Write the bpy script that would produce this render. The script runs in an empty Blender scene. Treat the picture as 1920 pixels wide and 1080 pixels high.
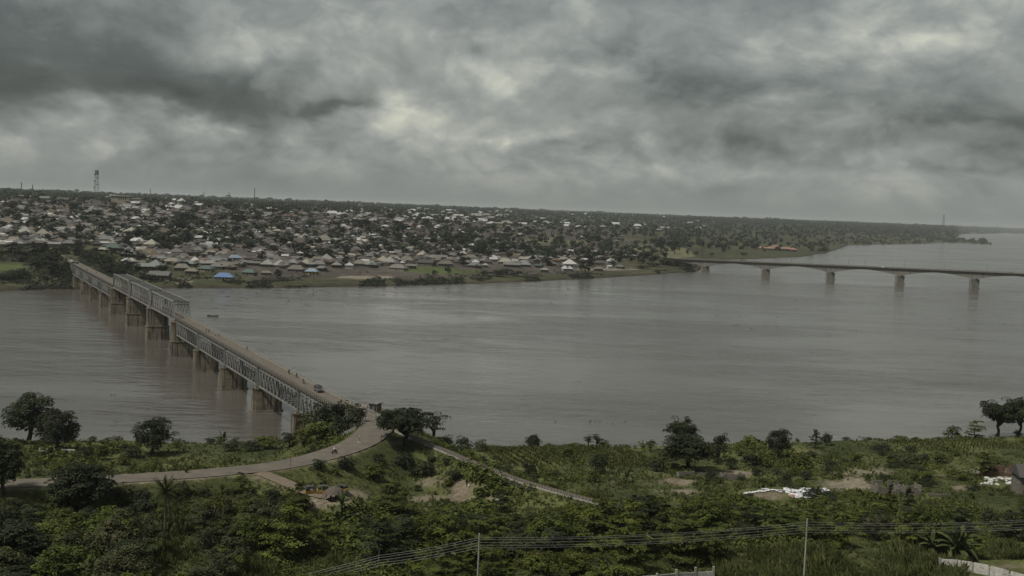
import bpy, bmesh, math, random
import numpy as np
from mathutils import Matrix, Vector
random.seed(7); RNG = np.random.default_rng(7)
S = bpy.context.scene; COL = S.collection
R = math.radians
# ------------------------------------------------------------------ tuning values
EXPO = 0.45
SKYGAIN = 19.5
SKYSHIFT = -.035
SKYVEIL = (.082, .088, .083)
SKYRAMP = [(0.05, (.018, .021, .0208)), (0.35, (.040, .045, .0435)), (0.58, (.084, .091, .0875)), (0.72, (.116, .123, .117)), (0.86, (.165, .170, .153)), (1.0, (.235, .237, .200))]
# (pixel x, pixel y, half width, half height, change in brightness)
CLOUDS = [(200, 150, 340, 60, -.42), (60, 40, 330, 55, -.26), (330, 190, 260, 26, -.22), (640, 203, 46, 16, -.26), (1140, 288, 75, 22, -.20), (975, 278, 40, 14, -.16), (1050, 272, 30, 10, -.10), (820, 185, 45, 14, -.12),
          (735, 215, 70, 34, .24), (800, 215, 60, 34, .16), (850, 250, 18, 12, .14), (700, 165, 60, 26, .08), (925, 150, 32, 28, .16), (945, 180, 22, 14, .14), (905, 262, 16, 12, .14), (360, 240, 26, 18, .16), (460, 242, 34, 12, .14), (165, 208, 34, 22, .14), (490, 85, 40, 36, .14), (590, 140, 30, 26, .10),
          (1500, 200, 330, 45, -.10), (1500, 265, 380, 26, -.12), (1230, 170, 150, 40, -.12), (1850, 245, 170, 40, -.16), (1650, 70, 330, 60, .08), (1420, 195, 60, 16, .12), (1350, 325, 120, 14, .08), (1600, 335, 100, 16, .06), (1040, 85, 160, 24, -.14), (1780, 330, 200, 10, -.08), (500, 300, 300, 12, -.07), (260, 75, 110, 18, .10), (930, 320, 120, 8, -.06)]
SUN_STRENGTH = 3.0
HAZE = 4.3e-5
WATER1 = (.080, .074, .063, 1); WATER2 = (.058, .054, .047, 1); WAVES = .55
DASH = .55
CLOTHES_AT = [(1470, 926, 90, 13), (1868, 908, 36, 9)]
CROPS = [(955, 1240, 838, 872), (1700, 1915, 820, 848)]
def in_crops(px, py): return any(a < px < b and c < py < d for a, b, c, d in CROPS)

# ------------------------------------------------------------------ camera
F = 2000.0; CAMZ = 78.0; W, H = 1920, 1080
PITCH = math.atan((540 - (354.5 + .0382 * 960)) / F); ROLL = math.atan(.0382)
cp, sp = math.cos(PITCH), math.sin(PITCH)
FWD = np.array((0, cp, -sp)); R0 = np.array((1., 0, 0)); U0 = np.array((0, sp, cp))
RIGHT = math.cos(ROLL) * R0 + math.sin(ROLL) * U0
UP = -math.sin(ROLL) * R0 + math.cos(ROLL) * U0
EYE = np.array((0, 0, CAMZ))
cam = bpy.data.cameras.new('camera'); camo = bpy.data.objects.new('camera', cam); COL.objects.link(camo)
cam.sensor_width = 36; cam.lens = 36 * F / W; cam.clip_start = 1; cam.clip_end = 150000
camo.matrix_world = Matrix(((RIGHT[0], UP[0], -FWD[0], EYE[0]), (RIGHT[1], UP[1], -FWD[1], EYE[1]), (RIGHT[2], UP[2], -FWD[2], EYE[2]), (0, 0, 0, 1)))
S.camera = camo

# ------------------------------------------------------------------ view settings, sky, sun
S.view_settings.view_transform = 'Standard'; S.view_settings.look = 'None'
S.view_settings.exposure = EXPO; S.view_settings.gamma = 1
S.view_settings.use_curve_mapping = False
S.render.engine = 'CYCLES'
S.cycles.use_denoising = True; S.cycles.max_bounces = 5; S.cycles.diffuse_bounces = 2; S.cycles.glossy_bounces = 2
S.cycles.transmission_bounces = 2; S.cycles.volume_bounces = 1; S.cycles.transparent_max_bounces = 6
S.cycles.caustics_reflective = False; S.cycles.caustics_refractive = False

class NT:
    """small helper to write node trees"""
    def __init__(s, tree): s.t = tree; s.t.nodes.clear()
    def n(s, typ, **kw):
        nd = s.t.nodes.new(typ)
        for k, v in kw.items():
            if k.startswith('i_'):
                key = k[2:].replace('_', ' ')
                s.set(nd.inputs[key], v)
            else: setattr(nd, k, v)
        return nd
    def set(s, sock, v):
        if isinstance(v, bpy.types.NodeSocket): s.t.links.new(v, sock)
        else: sock.default_value = v
    def math(s, op, a, b=0.0, c=0.0, clamp=False):
        nd = s.t.nodes.new('ShaderNodeMath'); nd.operation = op; nd.use_clamp = clamp
        for i, v in enumerate((a, b, c)): s.set(nd.inputs[i], v)
        return nd.outputs[0]
    def mix(s, f, a, b, blend='MIX'):
        nd = s.t.nodes.new('ShaderNodeMixRGB'); nd.blend_type = blend
        for i, v in enumerate((f, a, b)):
            if not isinstance(v, bpy.types.NodeSocket) and i and len(v) == 3: v = (*v, 1)
            s.set(nd.inputs[i], v)
        return nd.outputs[0]
    def noise(s, vec, scale, detail=3, rough=.5, dist=0.0):
        nd = s.n('ShaderNodeTexNoise'); s.set(nd.inputs['Vector'], vec)
        nd.inputs['Scale'].default_value = scale; nd.inputs['Detail'].default_value = detail
        nd.inputs['Roughness'].default_value = rough; nd.inputs['Distortion'].default_value = dist
        return nd.outputs['Fac']
    def ramp(s, f, stops):
        nd = s.n('ShaderNodeValToRGB'); s.set(nd.inputs[0], f); el = nd.color_ramp.elements
        while len(el) < len(stops): el.new(.5)
        for e, (p, c) in zip(el, stops):
            e.position = p; e.color = (c, c, c, 1) if isinstance(c, (int, float)) else (*c, 1)
        return nd.outputs[0]
    def mapr(s, v, a, b, c=0.0, d=1.0, smooth=False):
        nd = s.n('ShaderNodeMapRange'); nd.clamp = True
        if smooth: nd.interpolation_type = 'SMOOTHSTEP'
        s.set(nd.inputs[0], v)
        for i, q in enumerate((a, b, c, d)): nd.inputs[i + 1].default_value = q
        return nd.outputs[0]
    def scalevec(s, vec, sc):
        nd = s.n('ShaderNodeMapping'); s.set(nd.inputs[0], vec); nd.inputs['Scale'].default_value = sc
        return nd.outputs[0]

SUN_EL, SUN_AZ = 58.0, -122.0       # azimuth from +Y towards +X
world = bpy.data.worlds.new('World'); S.world = world; world.use_nodes = True
world.cycles.sampling_method = 'MANUAL'; world.cycles.sample_map_resolution = 512
def build_sky():
    g = NT(world.node_tree)
    sky = g.n('ShaderNodeTexSky'); sky.sky_type = 'NISHITA'; sky.sun_disc = False
    sky.sun_elevation = R(SUN_EL); sky.sun_rotation = R(SUN_AZ); sky.air_density = 1.5; sky.dust_density = 4
    tc = g.n('ShaderNodeTexCoord'); d = tc.outputs['Generated']
    sep = g.n('ShaderNodeSeparateXYZ'); g.set(sep.inputs[0], d)
    x, y, z = sep.outputs
    zc = g.math('ADD', g.math('MAXIMUM', z, 0.0), .10)
    # flat cloud deck seen in perspective
    cv = g.n('ShaderNodeCombineXYZ')
    g.set(cv.inputs[0], g.math('DIVIDE', x, zc)); g.set(cv.inputs[1], g.math('DIVIDE', y, zc)); cv.inputs[2].default_value = 3.7
    deck = cv.outputs[0]
    # billows that keep their height when low: azimuth / elevation space
    az = g.math('ARCTAN2', x, y); el = g.math('ARCSINE', z)
    ae = g.n('ShaderNodeCombineXYZ'); g.set(ae.inputs[0], az); g.set(ae.inputs[1], g.math('MULTIPLY', el, 1.6)); ae.inputs[2].default_value = 1.3
    A = ae.outputs[0]
    wv = g.n('ShaderNodeTexNoise'); g.set(wv.inputs['Vector'], A); wv.inputs['Scale'].default_value = 6; wv.inputs['Detail'].default_value = 4
    aw_ = g.n('ShaderNodeVectorMath'); aw_.operation = 'MULTIPLY_ADD'; g.set(aw_.inputs[0], wv.outputs['Color']); aw_.inputs[1].default_value = (.09, .09, .09); g.t.links.new(A, aw_.inputs[2]); AW = aw_.outputs[0]
    def puff(scale, det): return g.math('ABSOLUTE', g.math('MULTIPLY_ADD', g.noise(AW, scale, det, .5), 2.0, -1.0))
    n1 = g.noise(deck, .40, 3, .5, .3); n2 = g.noise(AW, 6.5, 9, .63, .2); n3 = g.noise(A, 2.6, 2, .5); n4 = g.noise(AW, 24, 6, .6)
    pf = g.math('ADD', g.math('MULTIPLY', puff(7, 4), .16), g.math('ADD', g.math('MULTIPLY', puff(15, 4), .30), g.math('MULTIPLY', puff(36, 3), .07)))
    v = g.math('ADD', g.math('ADD', g.math('MULTIPLY', n1, .12), g.math('MULTIPLY', n2, .60)), g.math('ADD', g.math('MULTIPLY', n3, .30), g.math('ADD', g.math('MULTIPLY', n4, .22), pf)))
    e1 = g.mapr(g.noise(AW, 4.2, 8, .52), .47, .56, 0, 1, True); e2 = g.mapr(g.noise(AW, 11, 7, .5), .50, .60, 0, 1, True)
    lay = g.math('ADD', g.math('MULTIPLY', e1, .13), g.math('MULTIPLY', e2, .09))
    v = g.math('ADD', g.math('ADD', v, lay), SKYSHIFT - .10)
    # warp for the individual cloud masses
    nw = g.n('ShaderNodeTexNoise'); g.set(nw.inputs['Vector'], ae.outputs[0]); nw.inputs['Scale'].default_value = 11; nw.inputs['Detail'].default_value = 5
    wx = g.n('ShaderNodeSeparateXYZ'); g.set(wx.inputs[0], nw.outputs['Color'])
    aw = g.math('ADD', az, g.math('MULTIPLY', g.math('SUBTRACT', wx.outputs[0], .5), .16))
    ew = g.math('ADD', el, g.math('MULTIPLY', g.math('SUBTRACT', wx.outputs[1], .5), .07))
    for (px, py, rx, ry, amt) in CLOUDS:
        q = RIGHT * (px - 960) / F + UP * (540 - py) / F + FWD; q = q / np.linalg.norm(q)
        a0 = math.atan2(q[0], q[1]); e0 = math.asin(q[2])
        dx = g.math('DIVIDE', g.math('SUBTRACT', aw, a0), rx / F); dy = g.math('DIVIDE', g.math('SUBTRACT', ew, e0), ry / F)
        r2 = g.math('ADD', g.math('MULTIPLY', dx, dx), g.math('MULTIPLY', dy, dy))
        gs = g.math('POWER', 2.718, g.math('MULTIPLY', r2, -1.0))
        v = g.math('MULTIPLY_ADD', gs, amt, v)
    cl = g.ramp(v, SKYRAMP)
    # towards the horizon the deck melts into an even grey veil
    veil = g.mapr(el, .0, .048, 1, 0, True)
    cl = g.mix(g.math('MULTIPLY', veil, .9), cl, SKYVEIL)
    k = g.n('ShaderNodeMixRGB', blend_type='MULTIPLY'); k.inputs[0].default_value = 1
    g.set(k.inputs[1], cl); k.inputs[2].default_value = (SKYGAIN, SKYGAIN, SKYGAIN, 1)
    col = g.mix(.94, sky.outputs[0], k.outputs[0])
    bg = g.n('ShaderNodeBackground'); g.set(bg.inputs[0], col); bg.inputs[1].default_value = .1
    out = g.n('ShaderNodeOutputWorld'); g.t.links.new(bg.outputs[0], out.inputs[0])
build_sky()
sun = bpy.data.lights.new('sun', 'SUN'); suno = bpy.data.objects.new('sun', sun); COL.objects.link(suno)
sun.energy = SUN_STRENGTH; sun.angle = R(6); sun.color = (1, .95, .86)
sd = Vector((math.sin(R(SUN_AZ)) * math.cos(R(SUN_EL)), math.cos(R(SUN_AZ)) * math.cos(R(SUN_EL)), math.sin(R(SUN_EL))))
suno.rotation_euler = sd.to_track_quat('Z', 'Y').to_euler(); suno.location = (0, 0, 500)

# ------------------------------------------------------------------ where a sight line meets a level or the ground
def ray(px, py):
    d = RIGHT * ((px - 960) / F) + UP * ((540 - py) / F) + FWD
    return d
def at(px, py, z=0.0):
    d = ray(px, py); t = (z - CAMZ) / d[2]; return EYE + d * t
def aty(px, py, Y):
    d = ray(px, py); return EYE + d * (Y / d[1])
def project(p):
    q = np.asarray(p, float) - EYE; k = q @ FWD
    return 960 + F * (q @ RIGHT) / k, 540 - F * (q @ UP) / k

# ------------------------------------------------------------------ mesh helpers
class MB:
    def __init__(s): s.V = []; s.F = []; s.n = 0
    def add(s, V, Fs, m=0):
        V = np.asarray(V, np.float32).reshape(-1, 3)
        if not isinstance(Fs, list): Fs = [Fs]
        for f in Fs:
            f = np.asarray(f, np.int32)
            if f.ndim == 1: f = f[None]
            s.F.append((f + s.n, m))
        s.V.append(V); s.n += len(V); return s
    def box(s, c, d, rz=0.0, m=0):
        x, y, z = (q / 2 for q in d); V = np.array([(-x, -y, -z), (x, -y, -z), (x, y, -z), (-x, y, -z), (-x, -y, z), (x, -y, z), (x, y, z), (-x, y, z)])
        if rz: cc, ss = math.cos(rz), math.sin(rz); V[:, :2] = V[:, :2] @ np.array(((cc, ss), (-ss, cc)))
        return s.add(V + np.asarray(c), BOXF, m)
    def bar(s, a, b, w, h, m=0):
        a = np.asarray(a, float); b = np.asarray(b, float); d = b - a; d /= np.linalg.norm(d)
        u = np.array((0, 0, 1.)) if abs(d[2]) < .95 else np.array((0, 1., 0))
        sx = np.cross(d, u); sx /= np.linalg.norm(sx); up = np.cross(sx, d)
        o = [(-w / 2, -h / 2), (w / 2, -h / 2), (w / 2, h / 2), (-w / 2, h / 2)]
        V = [p + sx * i + up * j for p in (a, b) for i, j in o]
        return s.add(V, [np.array([(0, 1, 5, 4), (1, 2, 6, 5), (2, 3, 7, 6), (3, 0, 4, 7), (3, 2, 1, 0), (4, 5, 6, 7)])], m)
    def tube(s, a, b, r0, r1=None, n=6, m=0, cap=True):
        r1 = r0 if r1 is None else r1
        return s.path([a, b], [r0, r1], n, m, cap)
    def path(s, P, rad, n=6, m=0, cap=True):
        P = np.asarray(P, float); k = len(P); T = np.gradient(P, axis=0); V = []
        if np.isscalar(rad): rad = [rad] * k
        for i in range(k):
            d = T[i] / (np.linalg.norm(T[i]) + 1e-9); u = np.array((0, 0, 1.)) if abs(d[2]) < .9 else np.array((1., 0, 0))
            sx = np.cross(d, u); sx /= np.linalg.norm(sx); up = np.cross(sx, d)
            for j in range(n):
                t = 2 * math.pi * j / n; V.append(P[i] + rad[i] * (math.cos(t) * sx + math.sin(t) * up))
        Fq = [(i * n + j, i * n + (j + 1) % n, (i + 1) * n + (j + 1) % n, (i + 1) * n + j) for i in range(k - 1) for j in range(n)]
        s.add(V, np.array(Fq), m)
        if cap:
            b = s.n - k * n
            s.F.append((np.array([[b + j for j in range(n)][::-1]]), m)); s.F.append((np.array([[b + (k - 1) * n + j for j in range(n)]]), m))
        return s
    def prism(s, poly, z0, z1, m=0):
        """poly: CCW xy outline"""
        p = np.asarray(poly, float); n = len(p)
        V = np.vstack([np.c_[p, np.full(n, z0)], np.c_[p, np.full(n, z1)]])
        Fq = np.array([(i, (i + 1) % n, n + (i + 1) % n, n + i) for i in range(n)])
        return s.add(V, [Fq, np.arange(n)[::-1][None], np.arange(n, 2 * n)[None]], m)
    def mesh(s, name, mats, smooth=False):
        me = bpy.data.meshes.new(name); V = np.concatenate(s.V); me.vertices.add(len(V)); me.vertices.foreach_set('co', V.ravel())
        tot = np.concatenate([np.full(len(f), f.shape[1], np.int32) for f, m in s.F]); idx = np.concatenate([f.ravel() for f, m in s.F]).astype(np.int32)
        mi = np.concatenate([np.full(len(f), m, np.int32) for f, m in s.F]); st = np.concatenate([[0], np.cumsum(tot)[:-1]]).astype(np.int32)
        me.loops.add(len(idx)); me.loops.foreach_set('vertex_index', idx)
        me.polygons.add(len(tot)); me.polygons.foreach_set('loop_start', st); me.polygons.foreach_set('material_index', mi)
        me.polygons.foreach_set('use_smooth', np.full(len(tot), bool(smooth)))
        for q in (mats if isinstance(mats, (list, tuple)) else [mats]): me.materials.append(q)
        me.update(calc_edges=True); return me
    def build(s, name, mats, parent=None, smooth=False, loc=None): return put(name, s.mesh(name, mats, smooth), parent, Matrix.Translation(loc) if loc is not None else None)
BOXF = [np.array([(0, 3, 2, 1), (4, 5, 6, 7), (0, 1, 5, 4), (1, 2, 6, 5), (2, 3, 7, 6), (3, 0, 4, 7)])]

def put(name, me, parent=None, M=None):
    o = bpy.data.objects.new(name, me); COL.objects.link(o)
    if parent is not None: o.parent = parent
    if M is not None: o.matrix_basis = M
    return o
def tag(o, label, cat=None, group=None, kind=None):
    if label: o['label'] = label
    if cat: o['category'] = cat
    if group: o['group'] = group
    if kind: o['kind'] = kind
    return o
def thing(name, label, cat, loc=(0, 0, 0), rz=0.0, group=None, sc=1.0):
    o = bpy.data.objects.new(name, None); COL.objects.link(o); o.location = [float(q) for q in loc]; o.rotation_euler = (0, 0, rz); o.scale = (sc, sc, sc); o.empty_display_size = .5
    return tag(o, label, cat, group)
def copy_thing(src, loc, rz=0.0, sc=None, label=None, group=None):
    r = src.copy(); COL.objects.link(r); r.location = [float(q) for q in loc]; r.rotation_euler = (0, 0, rz)
    if sc is not None: r.scale = sc if hasattr(sc, '__len__') else (sc, sc, sc)
    if label: r['label'] = label
    if group: r['group'] = group
    for ch in list(src.children):
        c = ch.copy(); COL.objects.link(c); c.parent = r
        for gch in list(ch.children):
            d = gch.copy(); COL.objects.link(d); d.parent = c
    return r
def structure(o, label): return tag(o, label, None, None, 'structure')
def barM(a, b, w, h):
    """matrix that lays a unit bar (x 0..1) from a to b with section w by h"""
    a = Vector(a); b = Vector(b); d = b - a; L = d.length; d.normalize()
    u = Vector((0, 0, 1)) if abs(d.z) < .95 else Vector((0, 1, 0))
    sx = d.cross(u).normalized(); up = sx.cross(d)
    M = Matrix((( d.x * L, sx.x * w, up.x * h, a.x), (d.y * L, sx.y * w, up.y * h, a.y), (d.z * L, sx.z * w, up.z * h, a.z), (0, 0, 0, 1)))
    return M
def unit_bar(mat_): return MB().add([(x, y, z) for x in (0, 1) for y, z in ((-.5, -.5), (.5, -.5), (.5, .5), (-.5, .5))], np.array([(0, 1, 5, 4), (1, 2, 6, 5), (2, 3, 7, 6), (3, 0, 4, 7), (3, 2, 1, 0), (4, 5, 6, 7)])).mesh('bar', mat_)

# ------------------------------------------------------------------ materials
def material(name):
    m = bpy.data.materials.new(name); m.use_nodes = True; return m, NT(m.node_tree)
def finish(m, g, col, rough=.8, spec=.3, bump=None, bstr=.3, bdist=.1, metal=0.0):
    b = g.n('ShaderNodeBsdfPrincipled'); g.set(b.inputs['Base Color'], col if isinstance(col, bpy.types.NodeSocket) else (*col, 1))
    g.set(b.inputs['Roughness'], rough); b.inputs['Specular IOR Level'].default_value = spec; b.inputs['Metallic'].default_value = metal
    if bump is not None:
        bn = g.n('ShaderNodeBump'); bn.inputs['Strength'].default_value = bstr; bn.inputs['Distance'].default_value = bdist; g.set(bn.inputs['Height'], bump)
        g.t.links.new(bn.outputs[0], b.inputs['Normal'])
    o = g.n('ShaderNodeOutputMaterial'); g.t.links.new(b.outputs[0], o.inputs[0]); return m
def noisy(name, c1, c2, scale=1.0, rough=.8, spec=.25, stretch=(1, 1, 1), space='Object', detail=4, c3=None, rnd=0.0, metal=0.0, bump=.0):
    m, g = material(name); tc = g.n('ShaderNodeTexCoord')
    vec = g.n('ShaderNodeNewGeometry').outputs['Position'] if space == 'World' else tc.outputs[space]
    vec = g.scalevec(vec, stretch); f = g.noise(vec, scale, detail, .6)
    col = g.mix(g.mapr(f, .35, .65), c1, c2)
    if c3 is not None:
        f2 = g.noise(vec, scale * 3.3, 3, .6); col = g.mix(g.mapr(f2, .52, .68), col, c3)
    if rnd:
        oi = g.n('ShaderNodeObjectInfo'); hs = g.n('ShaderNodeHueSaturation'); g.set(hs.inputs['Color'], col)
        g.set(hs.inputs['Value'], g.mapr(oi.outputs['Random'], 0, 1, 1 - rnd, 1 + rnd)); col = hs.outputs[0]
    return finish(m, g, col, rough, spec, f if bump else None, bump or .3, .1, metal)

# ------------------------------------------------------------------ value noise used for the lie of the land
_ph = RNG.uniform(0, 6.28, (12, 2)); _dr = RNG.uniform(0, 6.28, 12)
def wob(X, Y, L):
    r = 0
    for i in range(6):
        k = 2 * math.pi / (L * (1.0 + .37 * i)); r = r + np.sin(k * (X * math.cos(_dr[i]) + Y * math.sin(_dr[i])) + _ph[i, 0]) * (1 if i % 2 else .8)
    return r / 3.0
# ================================================================== LIE OF THE LAND
nsh = np.array([at(x, y, 3)[:2] for x, y in [(-700, 818), (-400, 813), (0, 812), (200, 812), (330, 815), (430, 816), (540, 814), (700, 812), (880, 826), (960, 828), (1100, 826), (1300, 819), (1500, 816), (1750, 812), (1920, 807), (2300, 796), (2700, 780)]])
PROF_S = [-60, -10, 0, 8, 40, 90, 145, 205, 245, 300, 345, 430]; PROF_Z = [-6, -1.5, .4, 2.0, 4.6, 9, 15, 19, 21, 27, 44, 52]
def catmull(P, n=10):
    P = np.asarray(P, float); Q = np.vstack([2 * P[0] - P[1], P, 2 * P[-1] - P[-2]]); out = []
    for i in range(1, len(Q) - 2):
        for t in np.linspace(0, 1, n, endpoint=False):
            a, b, c, d = Q[i - 1:i + 3]; out.append(.5 * (2 * b + (c - a) * t + (2 * a - 5 * b + 4 * c - d) * t * t + (3 * b - a - 3 * c + d) * t ** 3))
    out.append(P[-1]); return np.array(out)
ROAD = catmull([at(684, 762, 16.4), at(700, 776, 16.4), at(708, 793, 16.4), at(698, 812, 16.3), at(665, 834, 16.2), at(600, 856, 16.2), at(520, 873, 16.4), at(420, 884, 16.8), at(300, 893, 17.2), at(180, 900, 17.7), at(40, 906, 18.2), at(-160, 912, 18.8)])
RAIL = catmull([at(706, 784, 16.5), at(733, 801, 16.0), at(770, 820, 15.2), at(830, 845, 14.5), at(905, 876, 13.9), at(980, 904, 13.4), at(1088, 935, 13.0), at(1125, 944, 12.9)])
TRACK = catmull([at(487, 886, 16.5), at(520, 898, 16.3), at(552, 912, 16.6), at(590, 926, 16.8), at(640, 936, 16.8)])
def near_poly(X, Y, P):
    best = np.full(X.shape, 1e9); bz = np.zeros(X.shape)
    for a, b in zip(P[:-1], P[1:]):
        d = b[:2] - a[:2]; L = d @ d; t = np.clip(((X - a[0]) * d[0] + (Y - a[1]) * d[1]) / L, 0, 1)
        dd = np.hypot(X - a[0] - t * d[0], Y - a[1] - t * d[1]); m = dd < best
        best[m] = dd[m]; bz[m] = (a[2] + t * (b[2] - a[2]))[m]
    return best, bz
def near_height(X, Y):
    X = np.asarray(X, float); Y = np.asarray(Y, float); sh = X.shape; X = X.ravel(); Y = Y.ravel()
    s = np.interp(X, nsh[:, 0], nsh[:, 1]) - Y + wob(X, X * 0, 34) * 2.2 + wob(X, X * 0 + 9, 11) * .8
    z = np.interp(s, PROF_S, PROF_Z) + wob(X, Y, 60) * 1.1 * np.clip(s / 60, 0, 1) + wob(X + 50, Y, 17) * .35 * np.clip(s / 30, 0, 1)
    for P, w, sl in ((ROAD, 4.6, .62), (RAIL, 2.6, .55), (TRACK, 2.2, .5)):
        d, bz = near_poly(X, Y, P); up = bz - .12 - np.maximum(d - w, 0) * sl; dn = bz - .12 + np.maximum(d - w, 0) * .5
        z = np.minimum(np.maximum(z, up), np.maximum(dn, np.minimum(z, dn)))
    return z.reshape(sh)
def hit_near(px, py):
    d = ray(px, py); t = np.linspace(60, 420, 721) / d[1]; P = EYE + d * t[:, None]
    below = P[:, 2] < near_height(P[:, 0], P[:, 1]); i = int(np.argmax(below)) if below.any() else 720
    p = P[i].copy(); lim = float(np.interp(p[0], nsh[:, 0], nsh[:, 1])) - 2.5
    if p[1] > lim: p[0] *= lim / p[1]; p[1] = lim
    return np.array((p[0], p[1], float(near_height(np.array([p[0]]), np.array([p[1]]))[0])))
def ground(x, y): return float(near_height(np.array([x]), np.array([y]))[0])

# far bank
fsh = [at(x, y)[:2] for x, y in [(-600, 556), (-300, 552), (0, 546), (140, 543), (330, 541), (520, 540.5), (700, 537.5), (900, 532), (1000, 528), (1120, 522), (1200, 517), (1270, 512), (1303, 510), (1313, 506), (1317, 494), (1330, 488), (1420, 485), (1500, 482), (1550, 474), (1575, 466), (1590, 460), (1640, 458.5), (1700, 457.6), (1740, 456.8), (1786, 452), (1797, 441.5), (1803, 438.5), (1870, 437.8), (1890, 437.2), (2400, 457)]]
fsu = np.array([p[0] / p[1] for p in fsh]); fsy = np.array([p[1] for p in fsh])
PA = ([-40, 0, 15, 60, 150, 300, 500, 800, 1200, 2000, 5000, 40000], [-3, 0, 2.5, 4.5, 8, 17, 31, 46, 56, 62, 67, 67])
PB = ([-40, 0, 15, 60, 150, 300, 500, 800, 1200, 2000, 5000, 40000], [-3, 0, 1.8, 3, 4.5, 7, 11, 16, 23, 34, 57, 60])
def upx(u): return 960 + u * F          # pixel column of a bearing, roll left aside
def far_height(X, Y):
    X = np.asarray(X, float); Y = np.asarray(Y, float); u = X / np.maximum(Y, 1); ys = np.interp(u, fsu, fsy); d = Y - ys; c = upx(u)
    w = np.clip((c - 520) / 780, 0, 1); w = w * w * (3 - 2 * w); z = (1 - w) * np.interp(d, *PA) + w * np.interp(d, *PB)
    hill = np.clip((420 - c) / 300, 0, 1); z = z + hill * np.clip(d / 900, 0, 1) * 5 * (d < 6000)
    z = z + wob(X, Y, 700) * 2.2 * np.clip(d / 600, 0, 1) + wob(X, Y, 170) * .8 * np.clip(d / 200, 0, 1)
    spit = np.clip(np.minimum(np.minimum((Y - 4750) / 60, (5950 - Y) / 60), (1853 - c - wob(X, Y, 900) * 6) / 10 - (Y - 4750) / 1200 * .6), -1, 1) * (c > 1560)
    z = np.maximum(z, np.where(c > 1560, spit * 2.6, -9))
    # bank carrying the old bridge's far ramp, and the new bridge's ramp
    for P, ww in RAMPS:
        dd, bz = near_poly(X.ravel(), Y.ravel(), P); dd = dd.reshape(X.shape); bz = bz.reshape(X.shape)
        z = np.maximum(z, bz - .3 - np.maximum(dd - ww, 0) * .5)
    return z
# ---- where the two bridges stand
p1 = at(470, 770)[:2]; p11 = at(136, 541.7)[:2]; un = (p11 - p1) / (7 + 3 * 1.34); BE = un / np.linalg.norm(un); BN = np.array((BE[1], -BE[0]))
pierdir = BN * .35 + np.array((1, 0)) * .65; pierdir /= np.linalg.norm(pierdir)
KS = [-2, -1, 0, 1, 2, 3, 4.34, 5.68, 7.02, 8.02, 9.02, 10.02, 11.02, 12.02]           # near abutment, piers, far abutment
AX = [p1 + pierdir * 5.7 + un * k for k in KS]; SPAN = np.linalg.norm(un)
def zdeck(k): t = min(max((k + 2) / 5.5, 0), 1); return 16.35 + 1.75 * t * t * (3 - 2 * t)
q1 = at(1322, 507)[:2]; q5 = at(1826, 541.5)[:2]; GN = (q5 - q1) / 4; GE = GN / np.linalg.norm(GN); GP = np.array((-GE[1], GE[0]))
nz1 = aty(1322, 486, q1[1])[2]; nz5 = aty(1826, 507.5, q5[1])[2]
def nzdeck(k): return min(nz1 + (nz5 - nz1) * k / 4, nz5 + 1)
RAMPS = [(np.array([[*(AX[-1] + BE * t), zdeck(12) + t * .012] for t in (-3, 60, 140)]), 6.0),
         (np.array([[*(q1 + GE * t), nzdeck(0) - .9 - z0] for t, z0 in ((-62, 0), (-150, .5), (-320, 2))]), 8.0)]
def hit_far(px, py):
    d = ray(px, py); yy = np.exp(np.linspace(math.log(780), math.log(30000), 950)); P = EYE + d * (yy / d[1])[:, None]
    b = P[:, 2] < far_height(P[:, 0], P[:, 1]); i = int(np.argmax(b)) if b.any() else len(yy) - 1
    p = P[i]; return np.array((p[0], p[1], float(far_height(np.array([p[0]]), np.array([p[1]]))[0])))

# ---- ground colours, mixed per vertex from the real ground cover and broken up by noise in the material
GRASS = np.array((.030, .038, .013)); PALEGRASS = np.array((.082, .088, .033)); SOIL = np.array((.135, .110, .082)); DARKSOIL = np.array((.105, .085, .066)); SAND = np.array((.165, .142, .108))
def grid_mesh(V, nu, nv, name, mat_, col, smooth=True):
    i = np.arange(nu * nv).reshape(nu, nv); q = np.stack([i[:-1, :-1], i[1:, :-1], i[1:, 1:], i[:-1, 1:]], -1).reshape(-1, 4)
    me = MB().add(V, q).mesh(name, mat_, smooth); a = me.color_attributes.new('cover', 'FLOAT_COLOR', 'POINT')
    a.data.foreach_set('color', np.c_[col, np.ones(len(col))].astype(np.float32).ravel()); return me
def ground_material(name, s1, s2, amp):
    m, g = material(name); at_ = g.n('ShaderNodeVertexColor'); at_.layer_name = 'cover'; pos = g.n('ShaderNodeNewGeometry').outputs['Position']
    f1 = g.noise(pos, s1, 5, .65); f2 = g.noise(pos, s2, 3, .6); k = g.math('ADD', g.mapr(f1, .3, .7, 1 - amp, 1 + amp), g.mapr(f2, .3, .7, -.22, .22))
    mx = g.n('ShaderNodeMixRGB', blend_type='MULTIPLY'); mx.inputs[0].default_value = 1; g.set(mx.inputs[1], at_.outputs[0])
    cc = g.n('ShaderNodeCombineColor'); [g.set(cc.inputs[i], k) for i in range(3)]; g.t.links.new(cc.outputs[0], mx.inputs[2])
    return finish(m, g, mx.outputs[0], .95, .1, f1, .5, .3)
DIRT = [(620, 940, 72, 15), (655, 925, 40, 10), (575, 948, 40, 12), (838, 903, 52, 7), (880, 916, 52, 11), (835, 935, 75, 7), (905, 937, 40, 8), (700, 945, 40, 6), (1290, 903, 75, 8), (1275, 922, 45, 6), (1385, 888, 42, 6), (1640, 886, 70, 8), (1600, 908, 55, 12), (1765, 893, 45, 4), (1425, 930, 45, 9), (1515, 921, 50, 6), (1870, 886, 45, 10), (1800, 915, 25, 6), (1885, 1062, 40, 7), (745, 830, 20, 8)]
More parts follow.
